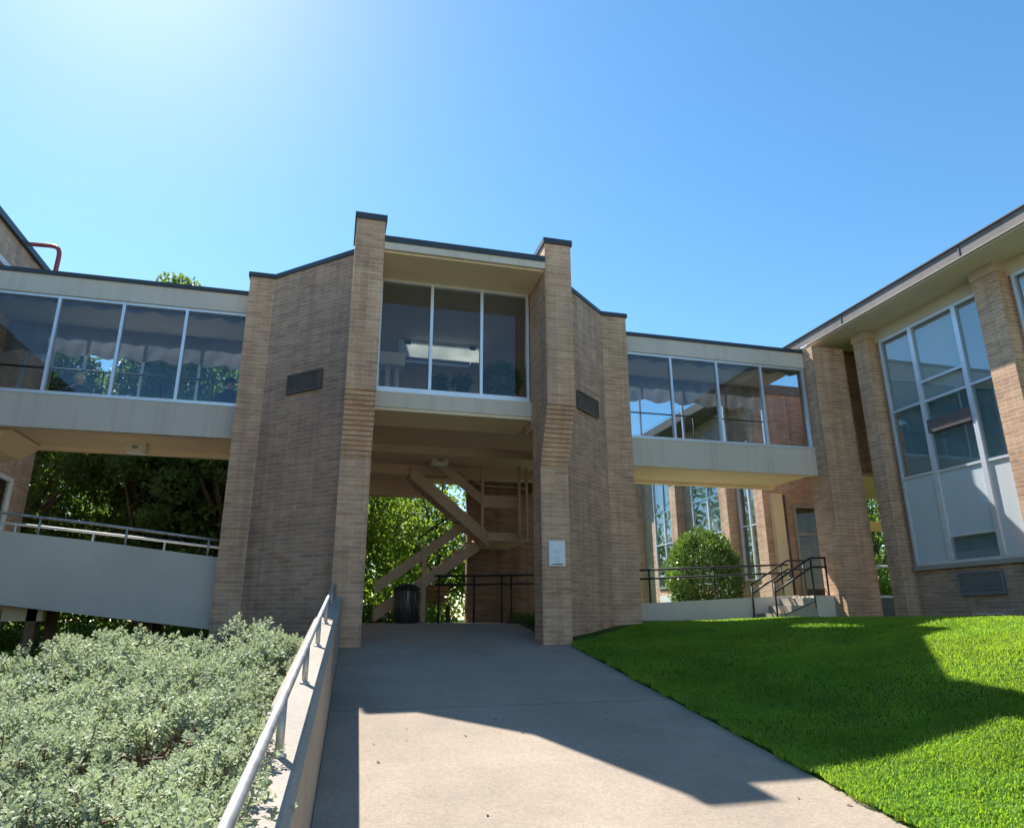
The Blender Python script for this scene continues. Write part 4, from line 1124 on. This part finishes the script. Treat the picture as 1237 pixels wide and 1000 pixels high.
# far wood closing the view
def wood():
    cl = []
    for i in range(420):
        a = RNG.uniform(-40, 44); yy = RNG.uniform(30, 44); h = 6.2 * RNG.uniform(0, 1) ** 1.4 - .3
        cl.append(leaf_clump((a, yy, h), 1.7, 150, .34, .2, .8))
    o = leaves_object('woodland', cl, 'leaf_dark'); tag(o, 'far belt of dark woodland closing the view behind the buildings', 'woodland', kind='stuff')
wood()
# round clipped bush by the platform
def round_bush():
    base = (8.62, 15.0, 0.0); o = thing('round_bush', 'rounded clipped evergreen bush in front of the rear wing windows', 'bush', base)
    t = MB()
    for k in range(6):
        a = k * 1.05; t.tube([(8.62, 15.0, -.05), (8.62 + .3 * math.cos(a), 15 + .3 * math.sin(a), .8), (8.62 + .55 * math.cos(a), 15 + .55 * math.sin(a), 1.5)], [.03, .02, .008], 5, False)
    t.build('stem', 'bark', o)
    n = 15000; d = unit(RNG.normal(size=(n, 3)))
    lump = 1 + .06 * np.sin(d[:, 0] * 4 + 2) * np.sin(d[:, 1] * 5) + .05 * np.sin(d[:, 0] * 9 + 1) * np.sin(d[:, 2] * 8) + .04 * np.sin(d[:, 1] * 13) + .03 * RNG.normal(size=n)
    rr3 = lump * (1 - .25 * RNG.uniform(0, 1, n) ** 2)
    ex = np.where(d[:, 2] > 0, 1.0, 1.05)
    p = np.array([8.62, 15.0, 1.02]) + d * rr3[:, None] * np.array([.81, .80, 1.0]) * ex[:, None]
    p[:, 2] = np.maximum(p[:, 2], .02)
    V, Fc = leaf_quads(p, unit(d * .8 + RNG.normal(size=(n, 3)) * .6 + np.array([0, 0, .3])), .075 * RNG.uniform(.7, 1.2, n), .04 * RNG.uniform(.7, 1.2, n))
    np_mesh('foliage', V, Fc, 'leaf_bush', o, False, base)
round_bush()
# ground cover: under the left ramp and beside the right pier
def cover(name, label, x0, x1, y0, y1, n, h, fz, ls):
    x = RNG.uniform(x0, x1, n); y = RNG.uniform(y0, y1, n); z = fz(x, y) + RNG.uniform(0, 1, n) ** 1.5 * h
    if x0 == 3.36:
        ok = x < 3.2 + (y - 10.62) * 1.1; x, y, z = x[ok], y[ok], z[ok]; n = len(x)
    d = unit(RNG.normal(size=(n, 3)) + np.array([0, 0, .8]))
    V, Fc = leaf_quads(np.stack([x, y, z], 1), d, ls * RNG.uniform(.6, 1.3, n), ls * .5 * RNG.uniform(.7, 1.2, n))
    o = np_mesh(name, V, Fc, 'leaf_cover'); tag(o, label, 'ground cover', kind='stuff')
cover('ground_cover', 'low dark green plants on the ground behind the left ramp', -8, 0, 14.2, 17.5, 9000, .35, lambda x, y: ground_z(x, y), .11)
cover('ground_cover', 'small green bed just inside the right front pier', 3.36, 4.4, 10.7, 13.3, 2500, .13, lambda x, y: np.full_like(x, -.16) + .05 * (y - 10.7), .07)
cover('ground_cover', 'leafy ground plants beyond the stair and bin', -1.2, 3.1, 17.2, 19.0, 5000, .5, lambda x, y: ground_z(x, y), .10)
gb = MB().prism([(3.36, 10.65), (3.45, 10.65), (4.7, 11.9), (4.7, 13.3), (3.36, 13.3)], -.4, lambda x, y: -.17 + .05 * (y - 10.7)).build('planting_soil', 'mulch'); gb['kind'] = 'structure'
def left_lawn():
    n = 26000; x = RNG.uniform(-8.5, -1.5, n); y = RNG.uniform(12.0, 14.4, n)
    o = grass_blades('grass', np.stack([x, y, ground_z(x, y)], 1), np.full(n, .08), np.full(n, .02)); tag(o, 'strip of lawn under the raised left ramp', 'grass', kind='stuff')
left_lawn()

# things beyond the gap at right
sg = thing('yellow_sign', 'yellow sign board seen through the gap beside the corner column', 'sign', (14.5, 16.0, -.1))
MB().box(14.1, 15.1, 16.0, 16.03, 2.3, 2.58).build('board', 'yellow', sg)
for x in (14.2, 15.0): MB().tube([(x, 16.05, -.15), (x, 16.05, 2.55)], .03, 8).build('post', 'steel', sg)
wr = thing('white_railing', 'white rail and dark planter wall beyond the right gap', 'railing', (14.6, 15.8, 0))
MB().tube([(13.6, 15.8, 1.33), (16, 15.8, 1.33)], .035, 8).build('rail', 'white', wr)
for x in (13.7, 15.9): MB().tube([(x, 15.8, -.1), (x, 15.8, 1.33)], .03, 8).build('post', 'white', wr)
MB().box(13.4, 16, 15.4, 15.6, -.2, .5).build('planter_wall', 'vent', wr); MB().box(13.38, 16.02, 15.38, 15.62, .501, .56).build('planter_cap', 'white', wr)
bu = thing('low_shrub', 'yellow-green low shrub above the planter beyond the right gap', 'shrub', (14.6, 15.7, .4))
MB().tube([(14.6, 15.7, .3), (14.6, 15.7, .8)], .02, 6).build('stem', 'bark', bu)
leaves_object('foliage', [leaf_clump((14.2 + .35 * k, 15.7, .74), .26, 260, .09, .05, .7) for k in range(5)], 'leaf_bright', bu, (14.6, 15.7, .4))


# dark hedge behind the left ramp
def back_hedge():
    o = thing('dark_hedge', 'dark hedge along the ground behind the left ramp supports', 'hedge', (-6, 20.2, -.4))
    cl = []
    for k in range(70):
        cl.append(leaf_clump((RNG.uniform(-13, .2), 20.4 + RNG.uniform(-.4, .5), RNG.uniform(-.3, 2.0)), .75, 230, .15, .08, .8))
    leaves_object('foliage', cl, 'leaf_dark', o, (-6, 20.2, -.4))
    t = MB()
    for k in range(12): t.tube([(-12.5 + k * 1.1, 20.4, -.5), (-12.4 + k * 1.1, 20.4, 1.4)], .03, 5, False)
    t.build('stem', 'bark', o)
back_hedge()

# fallen leaves and debris on the path
for i in range(24):
    y = random.uniform(3.3, 9.5); x = random.choice([random.uniform(.2, .42) + .035 * (y - 4), random.uniform(.6, 3.2)]); z = float(ramp(y)) + .004
    a = random.uniform(0, 2 * PI); l = random.uniform(.012, .026); wd = l * .5; ca, sa = math.cos(a), math.sin(a)
    m = MB()
    pt = lambda u, v, h: (x + u * ca - v * sa, y + u * sa + v * ca, z + h * .4 + .12 * u)
    m.poly([pt(-l, 0, 0), pt(0, -wd, .012), pt(l, 0, .004), pt(0, 0, .002)]); m.poly([pt(-l, 0, 0), pt(0, 0, .002), pt(l, 0, .004), pt(0, wd, .010)])
    tag(m.build('fallen_leaf', 'wood'), 'small dry brown leaf lying on the concrete path', 'leaf', 'dry leaves on the path')
